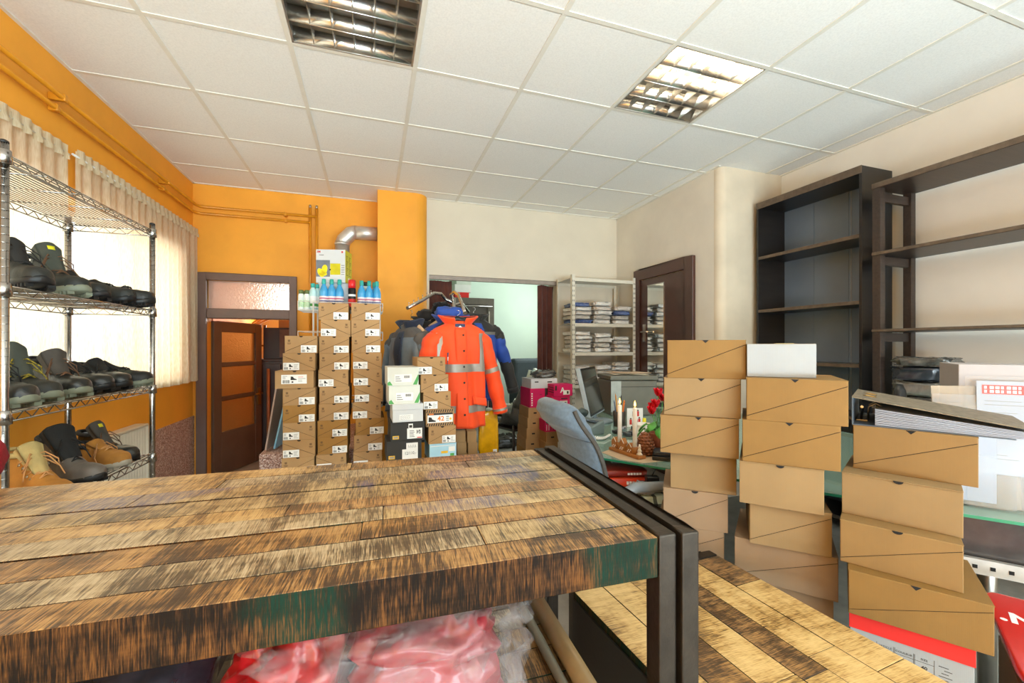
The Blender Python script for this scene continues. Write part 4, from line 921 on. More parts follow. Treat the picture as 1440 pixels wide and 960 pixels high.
def jacket(label, loc, rz, sw=.21, L=.75, body=C_OR, yoke=None, yz=-.2, low=None, lz=-9, sl=None, sl_low=None, collar=None, seed=1, bands=(), vbands=False, placket=None, open_=.0, sleeve=.62, spread=.10, dep=.115, hood=None):
    t = thing('jacket', label, 'jacket', loc, rz, 'work jackets on the clothes rack'); yoke = yoke or body; low = low or body; sl = sl or body; sl_low = sl_low or sl
    mats = [body, yoke, low]
    prof = [(.0, .075, .055), (-.02, .10, .065), (-.045, .155, .075), (-.075, .195, .085), (-.12, 1*sw, .10), (-.20, sw*1.0, dep), (-.35, sw*.98, dep*1.02), (-L*.65, sw*.97, dep), (-L*.85, sw*1.0, dep), (-L, sw*1.03, dep*.98)]
    def ab(z):
        for i in range(len(prof)-1):
            (z0, a0, b0), (z1, a1, b1) = prof[i], prof[i+1]
            if z <= z0 and z >= z1: k = (z-z0)/(z1-z0); k = k*k*(3-2*k) if i < 4 else k; return a0+(a1-a0)*k, b0+(b1-b0)*k
        return prof[-1][1:]
    def S(th, z, off=0.0):
        a, b = ab(z); c, s = math.cos(th), math.sin(th); e = .72
        x = a*math.copysign(abs(c)**e, c); y = b*math.copysign(abs(s)**e, s)
        k = min(1, max(0, -z-.05)/.25); f = k*(.018*noise.noise(Vector((th*1.6, z*2.2, seed)))*2 + .010*math.sin(th*7+z*5+seed)+.006*noise.noise(Vector((th*6, z*9, seed))))
        n = Vector((c/a, s/b, 0)).normalized(); return (x+n.x*(f+off), y+n.y*(f+off), z)
    N = 56; zs = [-.0001-L*(i/46)**1.15 for i in range(47)]; zs[-1] = -L
    mb = MB(); rings = [[S(2*math.pi*k/N, z) for k in range(N)] for z in zs]; mb.loft(rings, 0)
    for i, f in enumerate(mb.f):
        zc = sum(mb.v[k].z for k in f)/len(f); mb.mi[i] = 1 if zc > yz and yoke is not body else (2 if zc < lz else 0)
    mb.build('shell', mats, t)
    for s in (-1, 1):
        P = [(s*(sw-.06), 0, -.105), (s*(sw+.005), -.004, -.155), (s*(sw+.03), -.012, -.26), (s*(sw+.045+spread*.3), -.02, -.38), (s*(sw+.05+spread*.6), -.03, -.50), (s*(sw+.055+spread), -.04, -sleeve)]
        pts = []; rad = []
        for i in range(len(P)-1):
            for q in range(8):
                k = q/8; pts.append(Vector(P[i]).lerp(Vector(P[i+1]), k)); u = (i+k)/(len(P)-1); rad.append(.082-.022*u+.005*noise.noise(Vector((u*14, seed, s)))+.003*math.sin(u*31+seed))
        pts.append(Vector(P[-1])); rad.append(.060)
        m2 = MB().tube(pts, rad, 18, flat=.82)
        for i, f in enumerate(m2.f):
            zc = sum(m2.v[k].z for k in f)/len(f); m2.mi[i] = 1 if zc < lz else (2 if zc > yz-.05 and yoke is not body else 0)
        sleeve_o = m2.build('sleeve', [sl, sl_low, yoke], t)
        for (b0, b1, ms) in bands:
            if b0 < -.28:
                ii = [i for i, p in enumerate(pts) if b1-.02 <= p.z <= b0-.02]
                if len(ii) > 1: MB().tube([pts[i] for i in ii], [rad[i]+.0022 for i in ii], 18, flat=.82, caps=False).build('reflective_band', ms, sleeve_o)
        MB().tube(pts[-3:], [rad[-3]+.003, rad[-1]+.004, rad[-1]+.003], 18, flat=.82).build('cuff', sl_low if sl_low is not sl else sl, sleeve_o)
    for (b0, b1, ms) in bands: MB().grid(lambda u, v: S(2*math.pi*u, b0+(b1-b0)*v, .0018), N, 4).build('reflective_band', ms, t)
    if vbands:
        for s in (-1, 1): MB().grid(lambda u, v: S(-math.pi/2+s*(.78+.10*(u-.5)*2*1.5), -.085-(.235)*v, .0022), 4, 18).build('shoulder_band', REFL, t)
    cm = collar or yoke                                   # stand collar, open at the front
    def cr(u, v, o=0):
        th = -math.pi/2+.30+(2*math.pi-.60)*u; k = 1+.25*v; sp = .012*v
        return (math.cos(th)*(.085*k+o)*(1+.35*v), math.sin(th)*(.068*k+o)-.012*v, -.03+.072*v*(1-.35*max(0, -math.sin(th))))
    MB().grid(lambda u, v: cr(u, v), 30, 6).build('collar', cm, t, solid=.009)
    MB().grid(lambda u, v: cr(u, v*.9+.05, -.007), 30, 5).build('collar_lining', C_LIN if body is C_OR else cm, t)
    pm = placket or body
    MB().grid(lambda u, v: S(-math.pi/2+(u-.5)*.24, -.05-(L-.055)*v, .0045), 4, 40).build('placket', pm, t, solid=.003)
    mb = MB()
    for k in range(6): p = S(-math.pi/2+.03, -.10-k*(L-.2)/5, .008); mb.lathe([(.0075, 0), (.006, .003), (0.001, .0035)], 10, M=Matrix.Translation(p) @ Matrix.Rotation(R(90), 4, 'X'))
    mb.build('snap_button', INK, t)
    for s in (-1, 1): MB().grid(lambda u, v: S(-math.pi/2+s*(.30+.62*u), -L*.70-.055*v-(.02*u), .006), 10, 4).build('pocket_flap', body, t, solid=.003)
    if hood:
        mb = MB(); lump(mb, (.24, .15, .13), seed, .22, 5, 14, fold=.2); ho = mb.build('hood', hood, t); ho.location = (0, .055, -.02)
    return t, S
jp = atD(643, 452, 3.02)
j, S = jacket('orange hi vis jacket with grey reflective bands, front and centre on the rack', (jp.x, jp.y-.02, jp.z), R(2), .185, .745, C_OR, seed=2.3, bands=((-.30, -.355, REFL), (-.585, -.635, REFL)), vbands=True, sleeve=.66, spread=.07)
mb = MB(); mb.span((-.035, -.074, -.055), (.035, -.070, -.02), 0); mb.prism([(-.014, 0), (.014, 0), (0, .012)], .001, 1, TR((0, -.074, -.045), rx=R(90))); mb.build('neck_label', [mat('navy_label', '#1E2A50', .6, bump=0), PAPER], j)
p = S(-math.pi/2-.35, -.27, .004); MB().span((p[0]-.014, p[1]-.003, p[2]-.045), (p[0]+.014, p[1], p[2]+.05)).span((p[0]-.012, p[1]-.0036, p[2]-.005), (p[0]+.012, p[1]-.003, p[2]+.02), 1).build('swing_tag', [mat('navy_label', '#1E2A50'), PAPER], j)
hanger('black plastic hanger inside the collar of the orange jacket', (jp.x, jp.y-.02, jp.z+.02), R(2), .055, BLACKP, .15)
gp = atD(578, 453, 3.17)
jacket('slate grey nylon jacket with a dark zip band at the left end of the rack', (gp.x, gp.y, gp.z-.02), R(-62), .225, .84, C_GREY, yoke=C_DGREY, yz=-.10, seed=7.7, placket=C_NAVY, collar=C_NAVY, sl=C_GREY, sl_low=C_CHAR, lz=-9, spread=.06, dep=.11)
hanger('pale wooden hanger holding the slate grey jacket', (gp.x, gp.y, gp.z), R(-62), .085, mat('pale_wood', '#D8B48A', .5, bump=.05), .17)
bp = atD(668, 447, 3.62)
jacket('royal blue and charcoal jacket hanging behind the orange one', (bp.x+.02, bp.y+.14, bp.z+.01), R(14), .235, .80, C_BLUE, yoke=C_CHAR, yz=-.135, lz=-.40, low=C_CHAR, sl=C_BLUE, sl_low=C_CHAR, seed=4.4, bands=((-.125, -.150, REFL),), collar=C_CHAR, sleeve=.68, spread=.11, dep=.085)
hanger('black hanger in the royal blue and charcoal jacket', (bp.x+.02, bp.y+.14, bp.z+.02), R(14), .08, BLACKP, .17)
np_ = atD(603, 450, 3.52)
jacket('navy jacket with a bright blue shoulder between the grey and orange ones', (np_.x, np_.y, np_.z-.01), R(-20), .20, .78, C_NAVY, yoke=C_BLACK, yz=-.10, seed=9.1, sl=C_NAVY, collar=C_BLACK, hood=C_BLACK, dep=.08)
hanger('wooden hanger in the navy jacket', (np_.x, np_.y, np_.z+.01), R(-20), .06, MAT['pale_wood'], .17)
hp = atD(634, 447, 3.21)
jacket('royal blue hooded jacket squeezed in behind the orange collar', (hp.x, hp.y+.015, hp.z-.015), R(-4), .19, .74, C_BLUE, seed=12.4, collar=C_BLUE, hood=C_BLUE, spread=.03, dep=.08)
hanger('wooden hanger in the royal blue hooded jacket', (hp.x, hp.y+.015, hp.z+.005), R(-4), .07, MAT['pale_wood'], .16)
fp = atD(622, 432, 3.36)
ft_ = thing('fur_trimmed_hood', 'black fur trimmed hood on top of the rack behind the jackets', 'hood', (fp.x, fp.y+.05, fp.z-.06))
mb = MB(); lump(mb, (.17, .14, .12), 8, .45, 9, 18, fold=.3); mb.build('fur', cloth('black_fur', '#0E0D0D', .95, .3, .9), ft_)
yp = atD(689, 592, 3.08)
yb_ = thing('packed_trousers', 'yellow hi vis trousers in a clear bag hanging below the orange sleeve', 'trousers', (yp.x, yp.y+.05, .42))
mb = MB(); lump(mb, (.16, .05, .36), 6, .14, 4, 18, power=5, fold=.15); mb.build('bag', mat('yellow_in_clear_bag', '#E0A50F', .2, var=.2, scale=14, bump=.7, bscale=30, coat=.7), yb_)
MB().span((.03, -.03, .02), (.06, -.026, .07)).build('tag', PAPER, yb_)
MB().tube([(0, 0, .35), (0, 0, .43)], .002, 6).build('hanging_loop', WHITEP, yb_)
# ================================================================ SHOES ON THE WIRE SHELVES
LEA = mat('black_leather', '#20211E', .36, var=.25, scale=26, bump=.35, bscale=220); LEA2 = mat('black_nubuck', '#262722', .6, var=.2, scale=20, bump=.3, bscale=160)
OLIVE = mat('olive_suede', '#3C3D2F', .75, var=.15, scale=30, bump=.3, bscale=200); TAN = mat('tan_suede', '#B0762E', .8, var=.15, scale=20, bump=.3, bscale=160); CREAM = mat('khaki_textile', '#B39B62', .85, var=.12, scale=30, bump=.3, bscale=200)
GREYL = mat('taupe_grey_leather', '#6A6158', .5, var=.12, scale=30, bump=.25, bscale=220); RUB = mat('black_rubber', '#131313', .5, var=.2, bump=.1); RUBG = mat('grey_green_rubber', '#7C806C', .55, var=.1, bump=.1); RUBL = mat('pale_grey_rubber', '#A49A88', .6, var=.1, bump=.1)
PAD = mat('black_padding', '#1D1C1A', .8, var=.2, scale=30, bump=.35, bscale=150); PADG = mat('grey_green_padding', '#44483F', .8, var=.15, scale=30, bump=.3); PADB = mat('brown_grey_padding', '#4A433B', .7, var=.15, scale=30, bump=.3)
LACEB = mat('black_lace', '#191817', .8, bump=.3, bscale=400); LACEBR = mat('brown_lace', '#6A4A32', .8, bump=.3, bscale=400); LACET = mat('tan_lace', '#C08A54', .8, bump=.3, bscale=400); LACEY = mat('black_yellow_lace', '#8A7A20', .8, var=.9, scale=120, bump=.2)
def lerp_prof(pr, s):
    for (a, x), (b, y) in zip(pr, pr[1:]):
        if a <= s <= b: k = (s-a)/(b-a); k = k*k*(3-2*k); return x+(y-x)*k
    return pr[-1][1]
WP = [(0, .018), (.05, .030), (.18, .036), (.40, .034), (.62, .046), (.78, .050), (.90, .042), (.965, .026), (1, .006)]
def shoe(label, loc, rz, H=.14, L=.29, up=LEA, sole=RUB, pad=PAD, tongue=None, lace=LACEB, toe=None, th=.03, lean=.25, loops=True, tag_=None, seed=1, scale=1.0, tw=.036, group='work shoes on the wire shelving', kind='work_boot', eyelets=None):
    t = thing(kind, label, 'shoe' if H < .12 else 'boot', loc, rz, group); t.scale = (scale,)*3
    bend = lambda s: .010*math.sin(s*math.pi)*(1 if seed % 2 else -1)
    hp = [(0, H*.93), (.05, H), (.30, H), (.44, H*.88), (.56, max(.070, H*.58)), (.70, .060), (.85, .052), (.95, .042), (1, .012)]
    so = MB()
    def ring(off, z): 
        r = [(s*L, bend(s)+lerp_prof(WP, s)+off, z) for s in [i/26 for i in range(27)]]
        return r+[(s*L, bend(s)-lerp_prof(WP, s)-off, z) for s in [1-i/26 for i in range(27)]]
    up_ = lambda r: [(x, y, z+(.014*max(0, (x/L-.72)/.28)**2)) for x, y, z in r]
    so.loft([up_(ring(-.002, .010)), up_(ring(.0035, .012)), up_(ring(.004, .024)), up_(ring(.0015, .033))])
    for i in range(1, 25):
        s = i/26
        if .42 < s < .50: continue
        for q in (-1, 1): so.box((s*L, bend(s)+q*(lerp_prof(WP, s)-.008), .006+.014*max(0, (s-.72)/.28)**2), (.0066, .022, .012), 0)
    so.build('sole', sole, t)
    def sec(s, grow=0.0, n=15):
        w_ = lerp_prof(WP, s)*.97+grow; h_ = lerp_prof(hp, s)+grow; neck = 1.0
        out = []
        for k in range(n+1):
            a = math.pi*k/n; c, sn = math.cos(a), math.sin(a); e1, e2 = .75, .62
            zz = h_*abs(sn)**e2; ww = w_*math.copysign(abs(c)**e1, c)
            if H > .1 and s < .5: ww *= 1-.16*math.sin(math.pi*min(1, max(0, (zz-.03)/(H-.03))))
            out.append((s*L + (.010*zz/H if s < .3 else 0) , bend(s)+ww, .026+zz+.010*max(0, (s-.75)/.25)**2 + .002*noise.noise(Vector((s*8, a*2, seed)))))
        return out
    MB().loft([sec(i/34) for i in range(35)], closed=False, caps=False).build('upper', up, t)
    MB().loft([sec(.755+.24*i/8, .0022) for i in range(9)], closed=False, caps=False).build('toe_cap', toe or up, t)
    MB().loft([sec(.0+.17*i/6, .002) for i in range(7)], closed=False, caps=False).build('heel_counter', up if toe is None else toe, t)
    ztop = .026+H; cx, rx, ry = .195*L+.005, .165*L, .034
    pts = [(cx+rx*math.cos(a), bend(.2)+ry*math.sin(a), ztop-.006+.012*(math.cos(a) < 0)*abs(math.cos(a))) for a in [2*math.pi*k/20 for k in range(21)]]
    MB().tube(pts, .0095, 8, caps=False).build('collar', pad, t)
    MB().add([(cx+rx*math.cos(a), bend(.2)+ry*math.sin(a), ztop-.003) for a in [2*math.pi*k/20 for k in range(20)]], [tuple(range(20))]).build('lining', RUB, t)
    # tongue from the throat up past the collar
    s0, s1 = .60, .38; p0 = Vector((s0*L, bend(s0), .026+lerp_prof(hp, s0))); p1 = Vector((s1*L, bend(s1), .030+H)); p2 = p1+Vector((-math.sin(lean)*-1*th, 0, math.cos(lean)*th))
    p2 = p1 + (p1-p0).normalized()*th*.55 + Vector((math.sin(lean)*th*.9, 0, math.cos(lean)*th*.6))
    def tg(u, v, o):
        q = (1-v)**2*p0+2*v*(1-v)*(p1+Vector((.012, 0, -.004)))+v*v*p2; w_ = tw*(.62+.45*v)*(1-.35*max(0, (v-.85)/.15)**2); x = (u-.5)*2
        d = Vector((.75, 0, .66))*(o*(.006+.007*v)); return (q.x-.012*x*x+d.x, q.y+x*w_, q.z-.010*x*x+d.z)
    tm = tongue or pad
    mb = MB(); mb.grid(lambda u, v: tg(u, v, 1), 10, 14); mb.grid(lambda u, v: tg(1-u, v, -1), 10, 14)
    for e in (0, 1): mb.grid(lambda u, v: tg(e, v, u*2-1 if e else 1-u*2), 2, 14)
    mb.grid(lambda u, v: tg(u, 1, 1-2*v), 10, 2); to = mb.build('tongue', tm, t)
    if tag_:
        M = MB(); M.grid(lambda u, v: tuple(Vector(tg(.36+.28*u, .70+.14*v, 1))+Vector((.0012, 0, .0012))), 3, 3); M.build('tongue_tag', tag_, to, solid=.001)
    lc = MB(); n = 5 if H > .1 else 4
    rowp = []
    for i in range(n):
        s = .64-(.64-.42)*i/(n-1); zt = .026+lerp_prof(hp, s); rowp.append((s*L, bend(s), zt))
    for i in range(n):
        x, y, z = rowp[i]; w_ = .020+.003*i
        lc.tube([(x-.004, y-w_-.006, z-.012), (x+.001, y-w_*.5, z+.003), (x+.002, y, z+.007), (x+.001, y+w_*.5, z+.003), (x-.004, y+w_+.006, z-.012)], .0024, 6)
        if i < n-1:
            a, b, c = rowp[i+1]
            lc.tube([(x, y-w_, z-.004), ((x+a)/2+.003, y, (z+c)/2+.008), (a, b+w_, c-.004)], .0022, 6); lc.tube([(x, y+w_, z-.004), ((x+a)/2+.003, y, (z+c)/2+.008), (a, b-w_, c-.004)], .0022, 6)
    if loops:
        x, y, z = rowp[-1]; rnd = random.Random(seed)
        for q in (-1, 1):
            lc.tube([(x, y, z+.006), (x+.02, y+q*.02, z+.018), (x+.045, y+q*.045, z-.012), (x+.04, y+q*.052, z-.04), (x+.02, y+q*.03, z-.015), (x+.004, y, z+.008)], .0023, 6)
            lc.tube([(x, y, z+.006), (x+.03, y+q*.028, z), (x+.045, y+q*.05, z-.04), (x+.05+rnd.uniform(-.01, .02), y+q*.055, z-.07)], .0022, 6)
    lc.build('laces', lace, t)
    if eyelets:
        ey = MB()
        for i in range(n):
            x, y, z = rowp[i]
            for q in (-1, 1): ey.lathe([(.0048, 0), (.0055, .002), (.003, .003)], 10, M=TR((x-.006, y+q*(.031+.001*i), z-.020), rx=-q*R(70)))
        ey.build('eyelet', eyelets, t)
    return t
def toe_at(u, z, x, L, rz):
    """heel position so that the toe stands where the line of sight through column u meets the plane x"""
    p = atX(u, 480, x); return (p.x-L*math.cos(rz), p.y-L*math.sin(rz), z)
YTAG = mat('yellow_tag', '#E8E020', .5, bump=0)
zA, zB, zC = SHZ[1]+.006, SHZ[2]+.006, SHZ[3]+.006
def put(u, z, x, rzd, label, L=.29, **kw): rz_ = R(rzd); return shoe(label, toe_at(u, z, x, L, rz_), rz_, L=L, **kw)
put(62, zA, -1.07, -32, 'black lace-up boot nearest the front post on the second shelf', H=.135, up=LEA2, seed=1, lace=LACEB, th=.02, scale=1)
put(119, zA, -1.075, -32, 'black boot with a yellow tag on its tall tongue, on the second shelf', H=.14, up=LEA2, sole=RUBG, seed=2, lace=LACEBR, th=.045, tag_=YTAG, pad=PADG, tw=.042)
put(150, zA, -1.10, -20, 'olive black low shoe behind the yellow tagged boot on the second shelf', H=.085, L=.28, up=LEA2, seed=3, th=.02, loops=False, kind='work_shoe')
put(189, zA, -1.075, -8, 'black low shoe with thin laces, second from the far post on the second shelf', H=.078, L=.28, up=LEA2, seed=5, th=.006, loops=False, kind='work_shoe')
put(218, zA, -1.035, -4, 'flat black shoe poking past the far post on the second shelf', H=.062, L=.28, up=LEA, seed=6, th=.0, loops=False, kind='work_shoe')
put(45, zB, -1.055, -22, 'black boot with a pale sole edge, leftmost on the third shelf', H=.13, up=LEA, sole=RUBG, seed=7, th=.02)
put(79, zB, -1.075, -28, 'black boot with yellow flecked laces and a big grey tongue on the third shelf', H=.13, up=LEA2, sole=RUBG, tongue=PADG, seed=8, th=.055, lean=.1, lace=LACEY, tw=.045)
put(120, zB, -1.075, -28, 'black boot with a grey edged sole in the middle of the third shelf', H=.125, up=LEA, sole=RUBG, tongue=PADB, seed=9, th=.045, lean=.9, lace=LACEBR, tw=.044)
put(156, zB, -1.085, -24, 'black work shoe with a rounded toe beside the middle boot on the third shelf', H=.085, L=.28, up=LEA, seed=10, th=.022, kind='work_shoe')
put(180, zB, -1.075, -24, 'black work shoe with a ribbed toe, second from the far post on the third shelf', H=.09, L=.28, up=LEA, seed=11, th=.03, kind='work_shoe')
put(215, zB, -1.045, -5, 'olive suede sneaker by the far post on the third shelf', H=.072, L=.28, up=OLIVE, sole=RUBG, seed=12, th=.04, lean=-.3, tw=.02, loops=False, kind='sneaker', toe=RUB)
put(94, zC, -1.02, -30, 'tan and khaki boot with long tan laces on the lowest visible shelf', H=.15, L=.30, up=TAN, pad=CREAM, tongue=CREAM, sole=RUBL, seed=13, lace=LACET, th=.03, eyelets=STEEL)
put(144, zC, -1.045, -26, 'taupe grey boot with a tall black tongue on the lowest visible shelf', H=.155, L=.30, up=GREYL, pad=PAD, tongue=PAD, seed=14, lace=LACEB, th=.05, lean=.1, tw=.055, toe=GREYL, eyelets=STEEL)
put(178, zC, -1.06, -26, 'tan suede low shoe beside the taupe boot', H=.082, L=.28, up=TAN, sole=RUBL, tongue=TAN, seed=15, lace=LACET, th=.02, kind='work_shoe')
put(193, zC, -1.075, -20, 'shiny black boot with a small yellow tongue tag on the lowest visible shelf', H=.12, L=.29, up=LEA, seed=16, lace=LACEBR, th=.05, tag_=YTAG, tongue=PADB, lean=.15, toe=LEA)
# ================================================================ BAGGED CLOTHES ON THE METAL SHELF
def bagmat(name, a, b, c, thr=.5): 
    m = bpy.data.materials.new(name); t = NT(m); v = t.coord(); f = t.noise(v, 7, 3, .6, .6)
    t.l(t.ramp(f, [(.30, lin(a)), (thr, lin(b)), (.72, lin(c))]), t.b.inputs['Base Color']); t.b.inputs['Roughness'].default_value = .28
    t.b.inputs['Coat Weight'].default_value = .35; t.b.inputs['Coat Roughness'].default_value = .12; t.bump(t.noise(v, 38, 3, .6, 1.2), .7, .004); return m
BW = bagmat('white_clothes_in_clear_bag', '#DDD8D0', '#ECE8E0', '#D2CAC0'); BR = bagmat('white_and_red_clothes_in_clear_bag', '#E0D9CE', '#DDD2C6', '#B8685A', .62); BBL = bagmat('blue_clothes_in_clear_bag', '#3A4F80', '#4A5F92', '#B9BAC0', .6)
BGY = bagmat('grey_clothes_in_clear_bag', '#B8B2A8', '#D2CCC2', '#A8A196')
PG = {}
def garment(m, seed, label, loc, rz, sx, sy, sz, group, rx=0):
    k = (m.name, seed)
    if k not in PG:
        o = MB(); lump(o, (.225, .34, .045), seed*1.7, .22, 7, 20, power=6.5, fold=.30); o = o.build('bagged_garment', m, loc=loc, rz=rz); PG[k] = o
    else: o = PG[k].copy(); COL.objects.link(o); o.location = loc
    o.rotation_euler = (rx, 0, rz); o.scale = (sx/.225, sy/.34, sz/.045); tag(o, label, 'garment', group); return o
rg = random.Random(11)
def pile(x, z, n, hh, w, mats, where, nm):
    zz = z+.002
    for i in range(n):
        h_ = hh/n; m = mats[i % len(mats)]
        kind = {BW.name: 'white', BR.name: 'red and white', BBL.name: 'blue', BGY.name: 'greyish'}[m.name]
        garment(m, 1+rg.randrange(4), f'{kind} bagged garment, {ORD[n-1-i]} in the {nm} pile, {where} metal shelf', (1.93+x+rg.uniform(-.012, .012), 4.06+rg.uniform(-.02, .012), zz), rg.uniform(-.11, .11), w*rg.uniform(.94, 1.0), .335, h_*.995, 'bagged clothes on the metal shelf')
        zz += h_
pile(.145, 1.489, 5, .22, .225, [BBL, BGY, BR, BW, BBL, BW], 'upper', 'left'); pile(.385, 1.489, 5, .235, .225, [BW, BGY, BW, BR, BW, BR], 'upper', 'middle'); pile(.62, 1.489, 4, .19, .215, [BW, BGY, BBL, BR, BR], 'upper', 'right')
pile(.145, 1.189, 5, .22, .225, [BW, BW, BGY, BW, BW], 'second', 'left'); pile(.385, 1.189, 4, .205, .225, [BW, BGY, BW], 'second', 'middle'); pile(.62, 1.189, 4, .17, .215, [BW, BW, BGY], 'second', 'right')
pile(.145, .854, 4, .20, .225, [BGY, BW], 'third', 'left'); pile(.385, .854, 4, .20, .225, [BGY, BW], 'third', 'middle'); pile(.62, .854, 5, .23, .215, [BGY, BW], 'third', 'right')
OST = mat('orange_price_dot', '#F08A1C', .5, bump=0)
# dark bagged clothes on the open shelf
z = .884
for i, (m, dx, hh, lab) in enumerate(((MBAG, 0, .075, 'lowest dark bagged garment on the open shelf behind the lever arch file'), (mat('silver_bag', '#8A8880', .16, .3, .3, 20, .9, 40, coat=.5), -.01, .09, 'silvery bagged garment in the middle of the pile on the open shelf'),
                                      (mat('navy_in_bag', '#2B3038', .3, var=.4, scale=30, bump=.8, bscale=50, coat=.4), .01, .085, 'rolled navy bagged garment near the top of the pile on the open shelf'), (MBAG, 0, .06, 'topmost crinkled clear bag of clothes on the open shelf'))):
    garment(m, 5+i, lab, (3.13, 1.60+dx, z), .05*i, .26, .29, hh*.98, 'bagged clothes on the open shelf'); z += hh
# ================================================================ BOTTLES AND EAR PLUG BOX ON THE WHITE WIRE DISPLAY
DS = thing('wire_display_stand', 'white wire display stand with bottles standing behind the shoe box columns', 'stand', (0, 0, 0))
zb = 1.515; ya, yb2 = 3.33, 3.59
xa = atY(419, 437, ya).x; xb = atY(538, 437, ya).x
for sx in (xa+.10, xb-.02):
    for yy in (ya+.005, yb2-.005): MB().tube([(sx, yy, .0), (sx, yy, 1.72 if yy > 3.5 else zb+.06)], .006, 8).build('upright', WHITEP, DS)
for zz in (zb, 1.30, .8):
    mb = MB()
    for yy in (ya, yb2): mb.tube([(xa, yy, zz-.003), (xb, yy, zz-.003)], .003, 6); mb.tube([(xa, yy, zz+.058), (xb, yy, zz+.058)], .0028, 6)
    for xx in (xa, xb): mb.tube([(xx, ya, zz-.003), (xx, yb2, zz-.003)], .003, 6); mb.tube([(xx, ya, zz+.058), (xx, yb2, zz+.058)], .0028, 6)
    for k in range(15): yy = ya+(yb2-ya)*(k+.5)/15; mb.tube([(xa, yy, zz-.004), (xb, yy, zz-.004)], .0016, 5)
    for xx in (xa, (xa+xb)/2, xb): mb.tube([(xx, ya, zz-.003), (xx, ya, zz+.058)], .0025, 5)
    mb.build('basket', WHITEP, DS)
BLUEB = mat('blue_bottle_plastic', '#3F9FD2', .3, var=.06, bump=0, coat=.3); TEALC = mat('teal_cap', '#35A79C', .4, bump=0); OLCAP = mat('olive_cap', '#5D6B38', .4, bump=0)
LABEL1 = mat('bottle_label', '#E9DCDD', .5, var=.06, scale=60, bump=0); MAGP = mat('magenta_print', '#C4306E', .5, bump=0); NAVYP = mat('navy_print', '#20479A', .5, bump=0)
def bottle(kind, label, u, y):
    p = atY(u, 420, y); t = thing('bottle', label, 'bottle', (p.x, y, zb), 0, 'bottles on the wire display stand')
    if kind == 'blue':
        MB().lathe([(.0, 0), (.027, 0), (.030, .004), (.030, .125), (.0305, .135), (.027, .155), (.016, .182), (.013, .188), (.013, .20)], 20).build('body', BLUEB, t)
        MB().lathe([(.015, .195), (.0155, .20), (.014, .232), (.008, .234), (.0, .234)], 16).build('cap', TEALC, t)
        mb = MB().lathe([(.0306, .022), (.0306, .105)], 20, close=False)
        for k in range(3): mb.lathe([(.0309, .045+k*.02), (.0309, .052+k*.02)], 20, 1+(k % 2), close=False)
        mb.build('label', [LABEL1, MAGP, NAVYP], t)
    elif kind == 'tealwhite':
        MB().lathe([(0, 0), (.027, 0), (.029, .004), (.029, .12), (.024, .145), (.013, .165), (.013, .175)], 18).build('body', mat('pale_bottle', '#BFE0DC', .35, bump=0), t)
        MB().lathe([(.0145, .17), (.0145, .20), (0, .201)], 14).build('cap', TEALC, t)
        MB().lathe([(.0295, .02), (.0295, .105)], 18, close=False).lathe([(.0297, .03), (.0297, .05)], 18, 1, close=False).build('label', [PAPER, GREENINK], t)
    elif kind == 'small':
        MB().lathe([(0, 0), (.019, 0), (.020, .003), (.020, .10), (.017, .115), (.012, .122)], 16).build('body', mat('white_bottle', '#E4EAE2', .35, bump=0), t)
        MB().lathe([(.0165, .118), (.0165, .145), (0, .147)], 14).build('cap', OLCAP, t)
        MB().lathe([(.0204, .02), (.0204, .07)], 16, close=False).build('label', mat('green_white_label', '#BFDCB4', .5, var=.3, scale=80, bump=0), t)
    elif kind == 'spray':
        MB().lathe([(0, 0), (.027, 0), (.028, .004), (.028, .165), (.022, .178)], 20).build('body', mat('black_can', '#1C1B1C', .3, .3, bump=0), t)
        MB().lathe([(.027, .172), (.0275, .20), (.026, .232), (.02, .236), (0, .236)], 18).build('cap', mat('red_cap', '#D81F22', .35, bump=0), t)
        MB().lathe([(.0283, .03), (.0283, .09)], 20, 0, close=False).lathe([(.0283, .11), (.0283, .125)], 20, 1, close=False).build('label', [REDINK, PAPER], t)
    elif kind == 'jar':
        MB().lathe([(0, 0), (.038, 0), (.04, .004), (.04, .20), (.036, .21)], 20).build('body', mat('white_bottle', '#E4EAE2', .35, bump=0), t)
        MB().lathe([(.041, .208), (.041, .238), (0, .24)], 20).build('lid', mat('dark_green_lid', '#1E2E24', .4, bump=0), t)
    return t
for k, (kd, u, y, lab) in enumerate((('small', 423.5, 3.39, 'small white bottle with an olive cap, at the left end of the display'), ('small', 431.5, 3.39, 'second small white bottle with an olive cap from the left end of the display'),
    ('small', 427, 3.47, 'small white bottle standing behind the two at the left end of the display'), ('tealwhite', 440, 3.42, 'pale bottle with a teal cap right of the small white ones'), ('tealwhite', 446.5, 3.455, 'pale bottle with a teal cap touching the first big blue bottle'),
    ('blue', 455.5, 3.39, 'blue cleaner bottle, leftmost of the big blue ones'), ('blue', 466.5, 3.39, 'blue cleaner bottle, second from the left under the ear plug box'), ('blue', 477.5, 3.39, 'blue cleaner bottle, third from the left under the ear plug box'),
    ('spray', 495, 3.39, 'black and red spray can with a red cap between the blue bottles'), ('blue', 508.5, 3.39, 'blue cleaner bottle just right of the red capped spray can'), ('blue', 519, 3.39, 'blue cleaner bottle, second right of the spray can'), ('blue', 530, 3.40, 'blue cleaner bottle nearest the orange pillar'),
    ('blue', 526.5, 3.46, 'blue cleaner bottle standing behind the two by the pillar'), ('jar', 514, 3.52, 'white jar with a dark lid behind the right hand blue bottles'))): bottle(kd, lab, u, y)
p = atY(466, 420, 3.45)
